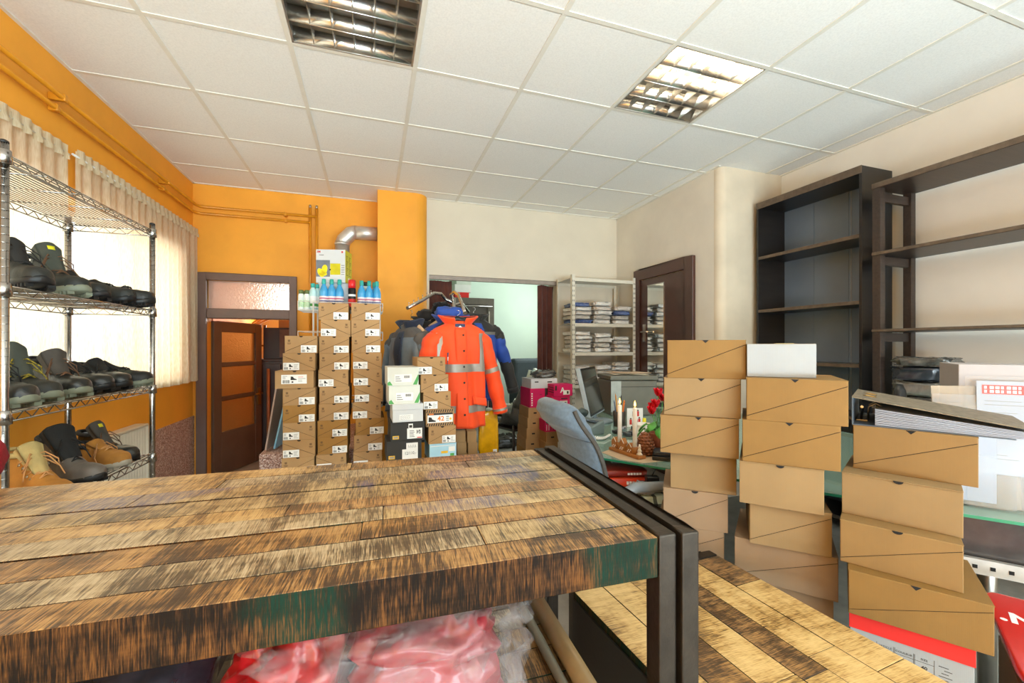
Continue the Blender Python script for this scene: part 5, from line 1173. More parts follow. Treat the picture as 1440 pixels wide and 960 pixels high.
t = thing('white_carton', 'white carton carrying the ear plug box behind the blue bottles', 'box', (p.x+.03, 3.505, zb)); MB().span((-.12, -.055, 0), (.12, .055, .215)).build('body', WCARD, t, bevel=.002); MB().span((-.05, -.0555, .10), (.03, -.0545, .16)).build('label', PAPER, t)
t = thing('ear_plug_box', 'white and yellow ear plug dispenser box on top of the bottle display', 'box', (atY(469, 370, 3.45).x, 3.515, zb+.215), R(-15))
MB().span((-.108, -.075, 0), (.108, .075, .25)).build('body', WCARD, t, bevel=.0015)
YG = mat('yellow_green_print', '#C9BC10', .5, bump=0); mb = MB(); y = -.075; m3 = MB(); pf(m3, -.003, .06, .072, .145, y, 0); m3.build('yellow_panel_print', YG, t); m3 = MB(); pf(m3, .0795, .225, .092, .238, y, 0); m3.build('red_square_print', REDINK, t); pf(mb, -.107, .045, -.005, .17, y, 0)
M0 = lambda x, z: Matrix(((1, 0, 0, x), (0, 0, -1, y-.0006), (0, 1, 0, z), (0, 0, 0, 1)))
m3 = MB(); m3.text('3M', .022, M0(-.088, .232), 0, bold=True); pf(m3, -.085, .205, -.05, .211, y, 1); m3.build('lettering', [REDINK, GREYINK], t)
for (x, z, q) in ((-.072, .075, .5), (-.045, .10, -.15)): mb.prism([(.021*math.cos(a)-(.0 if math.sin(a) > 0 else 0), .036*math.sin(a)) for a in [2*math.pi*k/20 for k in range(20)]], .0005, 2, M0(x, z) @ Matrix.Rotation(q, 4, 'Z'))
mb.prism([(.03*math.cos(a), .016*math.sin(a)) for a in [2*math.pi*k/20 for k in range(20)]], .0005, 2, M0(-.056, .066))
m3 = MB()
for k in range(5): pf(m3, .078, .06+k*.017, .102, .066+k*.017, y, 0)
m3.build('text_print', GREYINK, t)
mb.lathe([(.006, 0), (.006, .0006)], 10, 4, M0(-.004, .098)); mb.build('front_print', [mat('slate_print', '#6F7680', .5, bump=0), YG, mat('ear_plug_yellow', '#F2DC1E', .5, bump=0), REDINK, DARK, GREYINK], t)
mb = MB(); mb.span((.108, -.0745, .001), (.1085, .0745, .249), 0)
for k in range(12):
    for c in (-.06, .006): mb.span((.1085, c, .06+k*.013), (.109, c+.05-.01*((k*3) % 4), .066+k*.013), 1)
mb.span((.1085, -.01, .015), (.109, .03, .045), 2); mb.build('side_print', [YG, mat('olive_print', '#7A7410', .6, bump=0), PAPER], t)
# leaning boards on the mosaic plinth
for k, (u, col, lab) in enumerate(((388, '#B9A090', 'pinkish grey board leaning behind the left shoe box column'), (391, '#8FC3DC', 'pale blue board leaning behind the left shoe box column'))):
    p = atY(u, 600, 3.50+.03*k); o = MB().box((0, 0, .26), (.012, .26, .50)).build('leaning_board', mat(f'board_{k}_face', col, .5, var=.05, bump=0), bevel=.002)
    o.location = (-.735+k*.05, 3.66+.03*k, .47); o.rotation_euler = (0, R(9+3*k), R(-8)); tag(o, lab, 'board')
# ================================================================ BACK HALL AND NEXT ROOM
DKW = mat('dark_stained_wood', '#33221A', .4, var=.25, scale=6, bump=.1, stretch=(6, 6, 1)); MIDW = mat('brown_wood', '#7C5230', .5, var=.2, scale=6, bump=.1, stretch=(6, 6, 1))
t = thing('cabinet', 'dark stained cabinet standing in the hall behind the open door', 'cabinet', (-.98, 5.62, 0))
MB().span((-.30, -.22, 0), (.28, .22, 1.08)).span((-.31, -.23, 1.08), (.29, .23, 1.105)).build('body', DKW, t, bevel=.004)
for s in (-1, 1): q = MB().span((-.01+(s-1)*.1425+.0025, -.238, .10), (-.01+(s+1)*.1425-.0025, -.22, 1.05)).build('door', DKW, t, bevel=.004); MB().lathe([(.008, 0), (.011, .012), (0, .02)], 10, M=TR((-.01+s*-.02, -.238, .62), rx=R(90))).build('knob', STEEL, q)
t = thing('cabinet', 'small dark cupboard on top of the tall hall cabinet', 'cabinet', (-1.02, 5.60, 1.105))
MB().span((-.16, -.15, 0), (.17, .18, .36)).build('body', mat('brown_black_wood', '#2A1B14', .45, var=.2, scale=6, bump=.1), t, bevel=.004); MB().span((.005, -.158, .02), (.16, -.15, .34)).build('door', mat('olive_brown_wood', '#5A4028', .5, var=.2, bump=.05), t)
for k, (x, lab) in enumerate(((-.28, 'kraft box on the small hall cupboard at left'), (-.24+.14, 'kraft box on the small hall cupboard at right'))):
    shoe_box('cardboard_box', lab, .15, .2, .09, KRAFT, (x-.70+.02, 5.60, 1.466), 0, 'boxes on the hall cupboard', 'P', None)
t = thing('shelf_frame', 'thin reddish wooden rack standing left of the hall cabinet', 'shelf', (-1.36, 6.05, 0))
for x in (-.13, .05): MB().span((x, 0, 0), (x+.03, .03, 1.52)).build('post', MIDW, t)
for zz in (.4, .9, 1.25): MB().span((-.13, 0, zz), (.08, .25, zz+.02)).build('board', MIDW, t)
t = MB().tube([(-1.10, 5.30, .0), (-1.10, 5.30, 1.0)], .016, 10).build('curtain_pole', mat('copper_brown', '#A0623A', .4, bump=.05)); tag(t, 'reddish brown pole standing upright just past the door handle', 'pole')
t = thing('timber_offcuts', 'bundle of pale timber strips sticking out above the hall rack', 'timber', (-1.42, 6.35, 1.42))
for k in range(3): MB().box((.05+.09*k, .05*k, .12+.02*k), (.42, .018, .02)).build('strip', mat('pale_timber', '#C89A5C', .6, bump=.1), t).rotation_euler = (0, R(-28-6*k), .1*k)
# next room
GREYD = mat('dark_grey_wardrobe', '#4C463E', .5, var=.12, bump=.05)
yw = 6.35; pa = atY(641, 418, yw); pb = atY(695, 420, yw)
t = thing('wardrobe', 'dark grey brown wardrobe with a hanging rail at the back of the mint room', 'wardrobe', (pa.x, yw, 0)); ww = pb.x-pa.x; hh = pa.z
MB().span((-.35, .02, 0), (ww, .5, hh)).build('body', GREYD, t, bevel=.004)
mb = MB(); mb.span((-.35, 0, 0), (-.28, .02, hh)).span((ww-.10, 0, 0), (ww, .02, hh)).span((-.28, 0, hh-.10), (ww-.1, .02, hh)); mb.build('front_frame', mat('taupe_dark_frame', '#5E574C', .45, bump=.05), t, bevel=.003)
MB().tube([(-.1, -.03, hh-.125), (ww-.04, -.03, hh-.125)], .01, 8).tube([(-.1, -.03, hh-.125), (-.1, .02, hh-.125)], .008).tube([(ww-.04, -.03, hh-.125), (ww-.04, .02, hh-.125)], .008).build('hanging_rail', CHROME, t)
MB().span((ww-.09, -.003, .1), (ww-.07, 0, hh-.2)).build('bright_strip', STEEL, t)
zz = hh+.001
for k, (w_, h_, m_, lab) in enumerate(((.22, .09, REDC, 'red box at the bottom of the small pile on the wardrobe'), (.26, .12, GRYC, 'pale grey carton in the middle of the pile on the wardrobe'), (.25, .13, mat('sage_grey_carton', '#B9C2B0', .6, var=.05, bump=0), 'sage grey carton on top of the pile on the wardrobe'))):
    carton(lab, w_, .3, h_, m_, (pa.x+.11, yw+.22, zz), .1*k, 'boxes on the wardrobe', name='carton'); zz += h_
def shell_chair(label, loc, rz, m, m2, w=.56, H=.86, name='lounge_chair'):
    t = thing(name, label, 'chair', loc, rz)
    def f(u, v, o=0):
        x = (u-.5)*2; a = v
        if a < .5: k = a/.5; y = -.26+.46*k; z = .40-.03*math.sin(k*math.pi)+.03*x*x
        else: k = (a-.5)/.5; y = .20+.14*k; z = .40+(H-.40)*k
        wd = w/2*(1-.25*max(0, a-.75)/.25*abs(x)); return (x*wd, y+.05*(-x*x)*(a > .4), z+.12*x*x*(1 if .25 < a < .7 else .3))
    MB().grid(f, 16, 24).build('shell', m, t, solid=.045)
    for sx in (-1, 1):
        for sy in (-1, 1): MB().tube([(sx*.18, sy*.16, .40), (sx*.24, sy*.24, 0)], .015, 8).build('leg', m2, t)
    MB().span((-.2, -.2, .335), (.2, .18, .36)).build('seat_frame', m2, t); return t
WCH = mat('white_moulded_plastic', '#E2E6DA', .35, var=.04, bump=0); p = atZ(712, 612, .0)
q = CW((708-720)/FPX*5.5, 5.5, 0); shell_chair('white moulded lounge chair in the mint room beyond the coats', (q.x+.10, q.y, 0), R(-120), WCH, CHROME, H=.92)
q = CW((745-720)/FPX*4.75, 4.75, 0); shell_chair('grey upholstered chair in the wide opening behind the fuchsia boxes', (q.x-.13, q.y+.06, 0), R(200), mat('grey_chair_fabric', '#6A6862', .8, var=.1, bump=.2), DKW, w=.42, H=.84, name='side_chair')
q = CW((738-720)/FPX*6.2, 6.2, 0); t = thing('armchair', 'dark slate armchair with a pale cushion at the back of the mint room', 'armchair', (q.x+.34, q.y+.15, 0), R(8))
SLA = mat('slate_upholstery', '#3C474C', .75, var=.1, bump=.2); MB().span((-.35, -.3, .08), (.35, .32, .42)).build('seat', SLA, t, bevel=.05, bseg=3); MB().span((-.38, .2, .3), (.38, .42, 1.06)).build('backrest', SLA, t, bevel=.06, bseg=3)
for s in (-1, 1): MB().span((s*.36-.06, -.3, .08), (s*.36+.06, .3, .58)).build('armrest', SLA, t, bevel=.04, bseg=3)
o = MB(); lump(o, (.40, .36, .16), 4, .08, power=4); o = o.build('cushion', mat('pale_green_cushion', '#DDE2CE', .8, bump=.2), loc=(q.x+.27, q.y+.07, .425)); tag(o, 'pale cushion lying on the dark slate armchair', 'cushion')
o = MB(); lump(o, (.34, .3, .16), 14, .3, 6, fold=.3); o = o.build('bundled_bag', MBAG, loc=atZ(706, 612, 0)); o.location.z = 0; o.location.y -= .62; o.location.x -= .16; tag(o, 'dark crumpled bag on the grey floor under the white lounge chair', 'bag')
# ================================================================ ON AND UNDER THE DESK
dz = EYE-.5*KD+.0005
p = CW(.60*KD, 2.80*KD, dz); nrm = RT*.90-FW*.43; rzm = math.atan2(nrm.x, -nrm.y)
t = thing('monitor', 'black flat monitor with a silver edge leaning back on the desk', 'monitor', (p.x, p.y, dz), rzm)
G_ = mat('silver_blue_plastic', '#9FB0BA', .35, .2, bump=0)
mt = Matrix.Translation((0, .03, .06)) @ Matrix.Rotation(R(-13), 4, 'X')
mb = MB().span((-.20, 0, 0), (.20, .035, .335), M=mt); mb.build('bezel', BLACKP, t, bevel=.004)
MB().span((-.188, -.002, .016), (.188, .0, .318), M=mt).build('screen', mat('dark_screen', '#3A3833', .16, var=.1, scale=2, bump=0, spec=.7), t)
MB().span((-.208, -.001, -.004), (-.200, .03, .339), M=mt).span((-.2, .0, -.008), (.2, .03, 0), M=mt).build('silver_edge', G_, t, bevel=.002)
MB().box((0, .07, .07), (.07, .04, .14)).lathe([(.0, 0), (.125, 0), (.12, .012), (.03, .02), (0, .02)], 24, M=Matrix.Translation((0, .05, 0))).build('stand', G_, t)
p = CW((812-720)/FPX*2.42*KD, 2.42*KD, dz)
t = thing('desk_phone', 'grey green desk telephone with its handset behind the office chair', 'telephone', (p.x+.02, p.y, dz), R(-75))
PH = mat('phone_grey_green', '#6E7B7A', .45, var=.06, bump=0); PH2 = mat('phone_dark', '#3F4A48', .4, var=.06, bump=0)
MB().add([(-.10, -.11, 0), (.10, -.11, 0), (.10, .11, 0), (-.10, .11, 0), (-.10, -.11, .02), (.10, -.11, .02), (.10, .11, .085), (-.10, .11, .085)], [(0, 3, 2, 1), (4, 5, 6, 7), (0, 1, 5, 4), (1, 2, 6, 5), (2, 3, 7, 6), (3, 0, 4, 7)]).build('body', PH, t, bevel=.008)
MB().tube([(-.06, -.10, .05), (-.062, -.07, .085), (-.062, 0, .105), (-.062, .07, .125), (-.06, .10, .105)], [.026, .022, .017, .022, .026], 10).build('handset', PH2, t)
mb = MB()
for i in range(3):
    for j in range(4): mb.box((.0+.026*i, -.07+.026*j, .034+.0077*j), (.017, .015, .008))
mb.build('keypad', PH2, t); MB().box((.03, .065, .076), (.10, .05, .004)).build('display', mat('phone_display', '#5A6672', .2, bump=0), t)
cord = MB(); pts = [CW(.46+.12*k/60+.008*math.cos(k*1.3), 2.48-.06*math.sin(k*.06)+.008*math.sin(k*1.3), dz+.012+.006*math.sin(k*1.3+1)) for k in range(61)]
tag(cord.tube(pts, .0035, 6).build('phone_cord', WHITEP), 'pale coiled telephone cord lying on the glass desk', 'cord')
# printer with papers
p = CW((893-720)/FPX*3.12*KD, 3.12*KD, dz); PR = mat('printer_grey', '#6E6D62', .5, var=.06, bump=.03); PRD = mat('printer_dark', '#24221F', .5, bump=0)
t = thing('printer', 'grey office printer with papers on top at the far end of the desk', 'printer', (p.x, p.y+.1, dz), R(-14))
MB().span((-.20, -.18, 0), (.17, .18, .27)).span((-.205, -.185, .275), (.18, .185, .31)).build('body', PR, t, bevel=.006)
MB().span((-.19, -.182, .222), (.16, -.18, .226)).span((.17, -.15, .02), (.176, .15, .24)).build('recess', PRD, t); MB().span((.17, -.15, .06), (.30, .12, .07)).build('paper_tray', PRD, t)
MB().span((-.20, -.187, .03), (-.12, -.181, .27)).build('light_panel', mat('printer_pale', '#A9B2AE', .5, bump=0), t)
for k, (c, lab) in enumerate((('#E5DDC9', 'sheaf of papers lying on the printer'), ('#D3B79A', 'brown print lying topmost on the printer'))):
    o = MB(); o.grid(lambda u, v: ((u-.5)*.29, (v-.5)*.21, .004*math.sin(u*5+k)+.004), 12, 4); o = o.build('paper_sheet', mat(f'printed_paper_{k}', c, .6, var=.25 if k else .05, scale=40, bump=0), solid=.0025)
    o.location = (p.x-.01+.02*k, p.y+.1, dz+.312+.010*k); o.rotation_euler = (0, 0, -.2+.25*k); tag(o, lab, 'paper')
# pencil pot, picture card, highlighter, clutter
p = CW((871-720)/FPX*2.65*KD, 2.65*KD, dz); t = thing('pencil_pot', 'pot crowded with pens and pencils in front of the printer', 'pencil pot', (p.x, p.y, dz))
MB().lathe([(0, 0), (.04, 0), (.043, .10), (.040, .10), (.037, .01)], 18).build('pot', mat('smoky_pot', '#4A4038', .3, bump=0), t)
for k, c in enumerate(('#E8A030', '#2A2826', '#C8862A', '#4A5A7A', '#D8A868', '#3A3A3A', '#E86A20')):
    a = k*.9; MB().tube([(.015*math.cos(a), .015*math.sin(a), .015), (.034*math.cos(a), .034*math.sin(a), .16+.02*(k % 3))], .004, 6).tube([(.034*math.cos(a), .034*math.sin(a), .16+.02*(k % 3)), (.037*math.cos(a), .037*math.sin(a), .175+.02*(k % 3))], [.004, .001], 6).build('pencil', mat(f'pencil_{k}_paint', c, .4, bump=0), t)
p = CW((893-720)/FPX*2.62*KD, 2.62*KD, dz); t = thing('picture_card', 'white card with small red figures standing behind the candles', 'card', (p.x, p.y, dz), R(-12))
mb = MB().span((-.055, 0, 0), (.055, .003, .125), 0)
for k, (x, z_, c) in enumerate(((-.03, .03, 1), (.01, .03, 1), (.03, .035, 1), (-.01, .085, 2), (.02, .085, 1))): pf(mb, x-.008, z_-.015, x+.008, z_+.018, 0, c); mb.lathe([(.006, 0), (.006, .0006)], 8, 2, Matrix(((1, 0, 0, x), (0, 0, -1, 0), (0, 1, 0, z_+.024), (0, 0, 0, 1))))
mb.build('card', [PAPER, REDINK, BROWNINK], t); MB().span((-.01, .003, 0), (.01, .05, .004)).build('foot', PAPER, t)
p = CW((906-720)/FPX*2.5*KD, 2.5*KD, dz); t = thing('highlighter', 'yellow highlighter standing on its cap by the picture card', 'pen', (p.x, p.y, dz))
MB().lathe([(0, 0), (.010, 0), (.010, .035), (.012, .04), (.011, .08), (0, .08)], 12).build('barrel', mat('neon_yellow', '#EDE016', .35, bump=0), t); MB().lathe([(.0105, 0), (.0108, .03)], 12, close=False).build('cap', BLACKP, t)
rc = random.Random(3)
for k in range(9):
    u = 868+k*7; d = 2.42+.10*math.sin(k*1.9); p = CW((u-720)/FPX*d*KD, d*KD, dz); s = .035+.02*rc.random()
    o = MB(); lump(o, (s*1.6, s, s*.55), 20+k, .25, 5, 9, power=5, fold=.3); m_ = (mat('black_clip', '#1E1E20', .3, bump=.2), mat('foil_wrap', '#B8BCC4', .25, .8, bump=.8, bscale=60), mat('grey_gadget', '#4E565C', .4, bump=.1))[k % 3]
    o = o.build(('office_clip', 'foil_sweet', 'card_reader')[k % 3], m_, loc=p, rz=k*.7); tag(o, f'{("small black clip", "crumpled foil wrapper", "small grey gadget")[k % 3]} in the clutter between pens and candles, {("first", "second", "third", "fourth", "fifth", "sixth", "seventh", "eighth", "ninth")[k]} from the left', 'desk clutter', 'desk clutter behind the candles')
# paper mat, candle bridge, candles, pine cone, pot, plant
o = MB(); pp = [atZ(u, v, dz) for u, v in ((846, 636), (868, 628), (930, 626), (938, 648), (905, 651), (872, 646))]
o.add([(q.x, q.y, dz+.0007) for q in pp], [tuple(range(6))]); o.add([(q.x, q.y, dz+.0001) for q in pp]+[(q.x, q.y, dz+.0007) for q in pp], [(i, (i+1) % 6, 6+(i+1) % 6, 6+i) for i in range(6)]); tag(o.build('paper_mat', mat('brown_paper', '#C9AE8C', .7, var=.08, bump=.05)), 'brown paper mat under the gingerbread candle holder', 'mat')
pa = atZ(863, 632, dz+.0015); pb = atZ(901, 645, dz+.0015); mid = (pa+pb)/2; ax = (pb-pa); rzc = math.atan2(ax.y, ax.x); Lc = ax.length
GB = mat('gingerbread_wood', '#A5692E', .6, var=.15, bump=.15); ICE = mat('white_icing', '#F2E8D8', .5, bump=0)
t = thing('candle_holder', 'wooden candle holder shaped like a row of iced gingerbread houses', 'candle holder', (mid.x, mid.y, dz+.0015), rzc)
MB().span((-Lc/2-.01, -.024, 0), (Lc/2+.01, .024, .016)).build('base', GB, t, bevel=.003)
for k, x in enumerate((-Lc*.42, -Lc*.12, Lc*.16)):
    h_ = (.055, .060, .048)[k]; hs_ = MB(); hs_.prism([(-.017, 0), (.017, 0), (.017, h_*.6), (0, h_), (-.017, h_*.6)], .026, 0, Matrix(((1, 0, 0, x), (0, 0, -1, .013), (0, 1, 0, .016), (0, 0, 0, 1)))); ho = hs_.build('house', GB, t)
    ic = MB()
    for i in range(4): ic.lathe([(.0035, 0), (.0035, .0012)], 8, 0, Matrix(((1, 0, 0, x-.010+.007*i), (0, 0, -1, -.0128), (0, 1, 0, .022+.008*(i % 2)), (0, 0, 0, 1))))
    ic.tube([(x-.018, -.0135, .016+h_*.6), (x, -.0135, .016+h_), (x+.018, -.0135, .016+h_*.6)], .002, 6); ic.build('icing', ICE, ho)
tr_ = MB()
for i in range(3): tr_.lathe([(.016-.004*i, .018+.016*i), (.003, .036+.016*i)], 10, M=Matrix.Translation((Lc*.46, 0, 0)))
tr_.build('iced_tree', ICE, t)
for x in (-Lc*.26, Lc*.30): MB().lathe([(.015, .016), (.016, .05), (.0125, .05), (.0115, .03)], 14, M=Matrix.Translation((x, 0, 0))).build('candle_cup', GB, t)
WAX = mat('white_wax', '#F3EFE6', .4, var=.02, bump=0)
for k, (x, lab) in enumerate(((-Lc*.26, 'left white taper candle with a small flame in the gingerbread holder'), (Lc*.30, 'right white taper candle with a small flame in the gingerbread holder'))):
    q = mid+ax.normalized()*x; c = thing('candle', lab, 'candle', (q.x, q.y, dz+.032), 0, 'taper candles')
    MB().lathe([(0, 0), (.0113, 0), (.0105, .205), (.006, .210), (0, .208)], 16).build('wax', WAX, c)
    MB().tube([(0, 0, .207), (.001, 0, .216)], .001, 5).build('wick', INK, c)
    MB().lathe([(0, .212), (.0045, .220), (.005, .225), (.002, .238), (0, .244)], 12).build('flame', mat('candle_flame', '#FFC860', .5, emit=('#FFB040', 9), bump=0), c)
p = atZ(906, 640, dz+.0015); t = thing('pine_cone_candle', 'brown pine cone shaped candle beside the gingerbread holder', 'candle', (p.x+.012, p.y+.012, dz+.0015)); t.scale = (1.25, 1.25, 1.25)
cone = MB(); cone.lathe([(0, 0), (.026, .004), (.03, .025), (.024, .06), (.012, .085), (0, .092)], 16)
for r in range(8):
    z_ = .008+.0105*r; R_ = (.031, .034, .034, .032, .029, .024, .018, .011)[r]; n_ = 11 if r < 6 else 7
    for k in range(n_):
        a = 2*math.pi*(k+.5*(r % 2))/n_; M = Matrix.Translation((R_*math.cos(a), R_*math.sin(a), z_)) @ rotz(a) @ Matrix.Rotation(R(-35), 4, 'Y')
        cone.lathe([(0, -.005), (.0075, -.001), (.006, .0025), (0, .003)], 8, 0, M)
cone.build('scales', mat('cone_brown', '#8A5230', .5, var=.35, scale=120, bump=.2), t)
MB().tube([(0, 0, .09), (0, 0, .10)], .001, 5).build('wick', INK, t)
p = CW((903-720)/FPX*2.22*KD, 2.22*KD, dz); t = thing('white_pot', 'plain white ceramic pot behind the candles', 'pot', (p.x, p.y, dz)); MB().lathe([(0, 0), (.046, 0), (.052, .005), (.054, .098), (.050, .10), (.047, .02), (0, .018)], 28).build('body', mat('white_ceramic', '#E6E2D8', .35, var=.02, bump=0), t)
MB().lathe([(.0545, .088), (.0555, .094), (.0545, .1)], 28, close=False).build('rim', MAT['white_ceramic'], t)
p = CW((926-720)/FPX*1.98*KD, 1.98*KD, dz); t = thing('potted_flower', 'red flowering pot plant peeping out beside the box stack', 'plant', (p.x+.01, p.y, dz))
MB().lathe([(0, 0), (.04, 0), (.055, .10), (.05, .10), (.045, .09), (0, .088)], 20).build('pot', mat('terracotta_pot', '#8A4A30', .7, bump=.1), t)
LEAF = mat('leaf_green', '#4E9A3A', .45, var=.3, scale=30, bump=.2); PETAL = mat('red_petal', '#E01830', .5, var=.15, bump=.05)
fl = MB(); rl = random.Random(8)
for k in range(14):
    a = rl.uniform(0, 6.28); r0 = rl.uniform(.05, .085); zc = rl.uniform(.10, .165); M = Matrix.Translation((r0*math.cos(a), r0*math.sin(a), zc)) @ rotz(a) @ Matrix.Rotation(rl.uniform(.1, .7), 4, 'Y')
    fl.tube([(0, 0, .09), (r0*math.cos(a)*.6, r0*math.sin(a)*.6, zc+.01), (r0*math.cos(a), r0*math.sin(a), zc)], .0018, 5)
    fl.grid(lambda u, v: ((v-.1)*.06, (u-.5)*.046*math.sin(math.pi*min(1, .12+v*.86)), .008*math.cos((u-.5)*3)-.02*v*v), 6, 8, 0, M)
fl.build('leaves', LEAF, t)
for k, (x, y, z_) in enumerate(((-.035, -.01, .245), (-.03, .02, .225), (-.05, 0, .21), (-.012, 0, .30), (.03, .02, .27))):
    f = MB().tube([(0, 0, .09), (x*.6, y*.6, z_*.7), (x, y, z_-.01)], .0018, 5, 1)
    for q in range(5):
        a = 2*math.pi*q/5; M = Matrix.Translation((x, y, z_-.01)) @ rotz(a) @ Matrix.Rotation(R(-62), 4, 'Y'); f.grid(lambda u, v: (v*.042, (u-.5)*.034*math.sin(math.pi*(.15+.75*v)), .006*math.sin(u*6)), 5, 6, 0, M)
    f.build('flower', [PETAL, LEAF], t)
p = atZ(927, 648, dz); t = thing('card_terminal', 'black card terminal lying at the corner of the glass desk', 'terminal', (p.x+.04, p.y+.03, dz+.001), R(-38))
MB().span((-.045, -.05, 0), (.05, .05, .02)).build('base', BLACKP, t, bevel=.004); MB().span((-.04, -.045, .021), (.048, .05, .04)).build('lid', mat('black_matt', '#26262A', .6, bump=.05), t, bevel=.004)
# drawer unit with red packages under the glass, hanging power adapter
p = CW(.52, 2.06, .562)
for k, (dx, w_, d_, h_, c, lab) in enumerate(((0, .27, .17, .045, '#D8401E', 'red orange flat package with white lettering lying on the plaid chair cushion'), (.0, .26, .15, .03, '#8E2A1C', 'dark red flat package lying on the red orange one'))):
    pk = thing('flat_package', lab, 'package', (p.x, p.y, .587+.046*k), R(-20+6*k), 'packages on the chair seat')
    o = MB(); lump(o, (w_, d_, h_), 31+k, .06, power=7); o.build('wrapper', mat(f'package_{k}_foil', c, .3, var=.12, bump=.3, bscale=30), pk)
    m = MB(); 
    for i in range(5): m.span((.02+i*.014, -d_/2-.003, h_*.35), (.030+i*.014, -d_/2+.004, h_*.65))
    m.build('print', PAPER, pk)
p = atZ(918, 652, .74); e = atD(917, 672, 1.9)
t = thing('power_adapter', 'black power adapter in clear film hanging below the glass edge on its cord', 'adapter', (e.x, e.y, e.z-.04), R(-20))
MB().span((-.028, -.02, 0), (.028, .02, .05)).build('housing', BLACKP, t, bevel=.004)
MB().tube([(0, 0, .05), (.015, .0, .08), (.03, .03, .702-e.z+.04), (.04, .06, .712-e.z+.04)], .0025, 6).build('cord', BLACKP, t)
o = MB(); lump(o, (.10, .06, .06), 41, .35, 8, 12, fold=.4); o = o.build('clear_film', mat('clear_film', '#C4CBD0', .1, var=.2, scale=60, bump=.9, bscale=60, trans=.5, coat=.5), t); o.location = (-.03, -.005, -.03)
# ================================================================ LEVER ARCH FILE, PAPERS AND PACKS AT THE RIGHT
MARB = mat('marbled_grey_board', '#6E6352', .55, var=.45, scale=60, bump=.15); MARD = mat('grey_blue_inner_board', '#4C5660', .5, bump=.05)
loc, rz_ = front_box(1297, 1.02*KB, 1.0135, R(42), .28, .3, .08)
t = thing('lever_arch_file', 'marbled lever arch file stuffed with paper on the third box stack', 'file', loc, rz_)
w, d = .30, .30; hs_ = .082
MB().span((-w/2, -d/2, 0), (w/2+.02, d/2, .0025)).build('bottom_cover', MARD, t)
MB().span((-w/2-.003, -d/2, 0), (-w/2, d/2, hs_)).build('spine', MARD, t)
mb = MB(); mb.add([(-w/2-.003, -d/2, hs_), (w/2+.055, -d/2, .026), (w/2+.055, d/2, .026), (-w/2-.003, d/2, hs_), (-w/2-.003, -d/2, hs_+.003), (w/2+.055, -d/2, .029), (w/2+.055, d/2, .029), (-w/2-.003, d/2, hs_+.003)], [(0, 3, 2, 1), (4, 5, 6, 7), (0, 1, 5, 4), (1, 2, 6, 5), (2, 3, 7, 6), (3, 0, 4, 7)]); tc = mb.build('top_cover', MARB, t)
def fz(x): return hs_+.003+(.029-hs_-.003)*(x+w/2+.003)/(w+.058)
for y_ in (-.04, .04):
    M = TR((-w/2+.035, y_, fz(-w/2+.035)), ry=R(8)); MB().lathe([(.016, .0), (.018, .0015), (.012, .0015), (.012, .0)], 18, M=M, close=False).build('ring_eyelet', mat('brass', '#B08A4A', .3, 1.0, bump=0), tc)
pg = MB()
for k in range(16):
    z_ = .004+.0018*k; o_ = (k*7 % 5)*.0012; b = .033*(k/16)
    pg.add([(-w/2+.05, -d/2+.008+o_, z_+b*.6), (w/2+.055+o_*3-.002*k, -d/2+.004+o_, z_*.7), (w/2+.055+o_*3-.002*k, d/2-.01, z_*.7), (-w/2+.05, d/2-.01, z_+b*.6), (-w/2+.05, -d/2+.008+o_, z_+b*.6+.0013), (w/2+.055+o_*3-.002*k, -d/2+.004+o_, z_*.7+.0009), (w/2+.055+o_*3-.002*k, d/2-.01, z_*.7+.0009), (-w/2+.05, d/2-.01, z_+b*.6+.0013)], [(0, 3, 2, 1), (4, 5, 6, 7), (0, 1, 5, 4), (1, 2, 6, 5), (2, 3, 7, 6), (3, 0, 4, 7)])
pg.build('papers', mat('paper_bluish', '#B4BAC6', .6, var=.05, bump=0), t)
mb = MB().span((-w/2+.004, -.06, .003), (-w/2+.03, .06, .006))
for y_ in (-.04, .04): mb.tube([(-w/2+.03, y_, .005), (-w/2+.032, y_, .045), (-w/2+.05, y_, .058), (-w/2+.068, y_, .045), (-w/2+.07, y_, .012)], .003, 6)
mb.tube([(-w/2+.015, -.05, .006), (-w/2+.02, -.1, .05), (-w/2+.02, -.14, .055)], .004, 6); mb.build('lever_mechanism', STEEL, t)
# big white display box on the desk with documents leaning on it
def desk_at(s, o, z): q = e1+ed*s+en*o; return Vector((q.x, q.y, z))
rzd = math.atan2(ed.y, ed.x)
q = desk_at(1.175, .23, dz); t = thing('white_display_box', 'large white cardboard box standing on the glass desk at the right edge', 'box', q, rzd)
MB().span((-.26, -.10, 0), (.26, .12, .478)).build('body', mat('pinkish_white_card', '#A29A98', .55, var=.03, bump=0), t, bevel=.002)
mb = MB(); y = -.10
for r in range(2):
    mb.lathe([(.006, 0), (.006, .0005)], 12, 0, Matrix(((1, 0, 0, -.205), (0, 0, -1, y), (0, 1, 0, .215-.05*r), (0, 0, 0, 1))))
    for k in range(5): pf(mb, -.19, .218-.05*r-k*.008, -.07-.01*((k*3) % 4), .2215-.05*r-k*.008, y, 0)
for a, b in (((-.222, .10), (-.221, .235)), ((.06, .10), (.061, .235))): pf(mb, a[0], a[1], b[0], b[1], y, 1)
pf(mb, -.222, .10, .061, .101, y, 1); pf(mb, -.222, .234, .061, .235, y, 1); pf(mb, -.20, .42, -.12, .424, y, 1); mb.build('print', [INK, GREYINK], t)
mb = MB(); pf(mb, -.256, .30, -.216, .322, y, 0); mb.text('VISA', .015, Matrix(((1, 0, 0, -.236), (0, 0, -1, y-.0005), (0, 1, 0, .311), (0, 0, 0, 1))), 1, bold=True)
for k, m_ in enumerate((2, 3, 2)): pf(mb, -.250, .095+.018*k, -.234, .108+.018*k, y, m_)
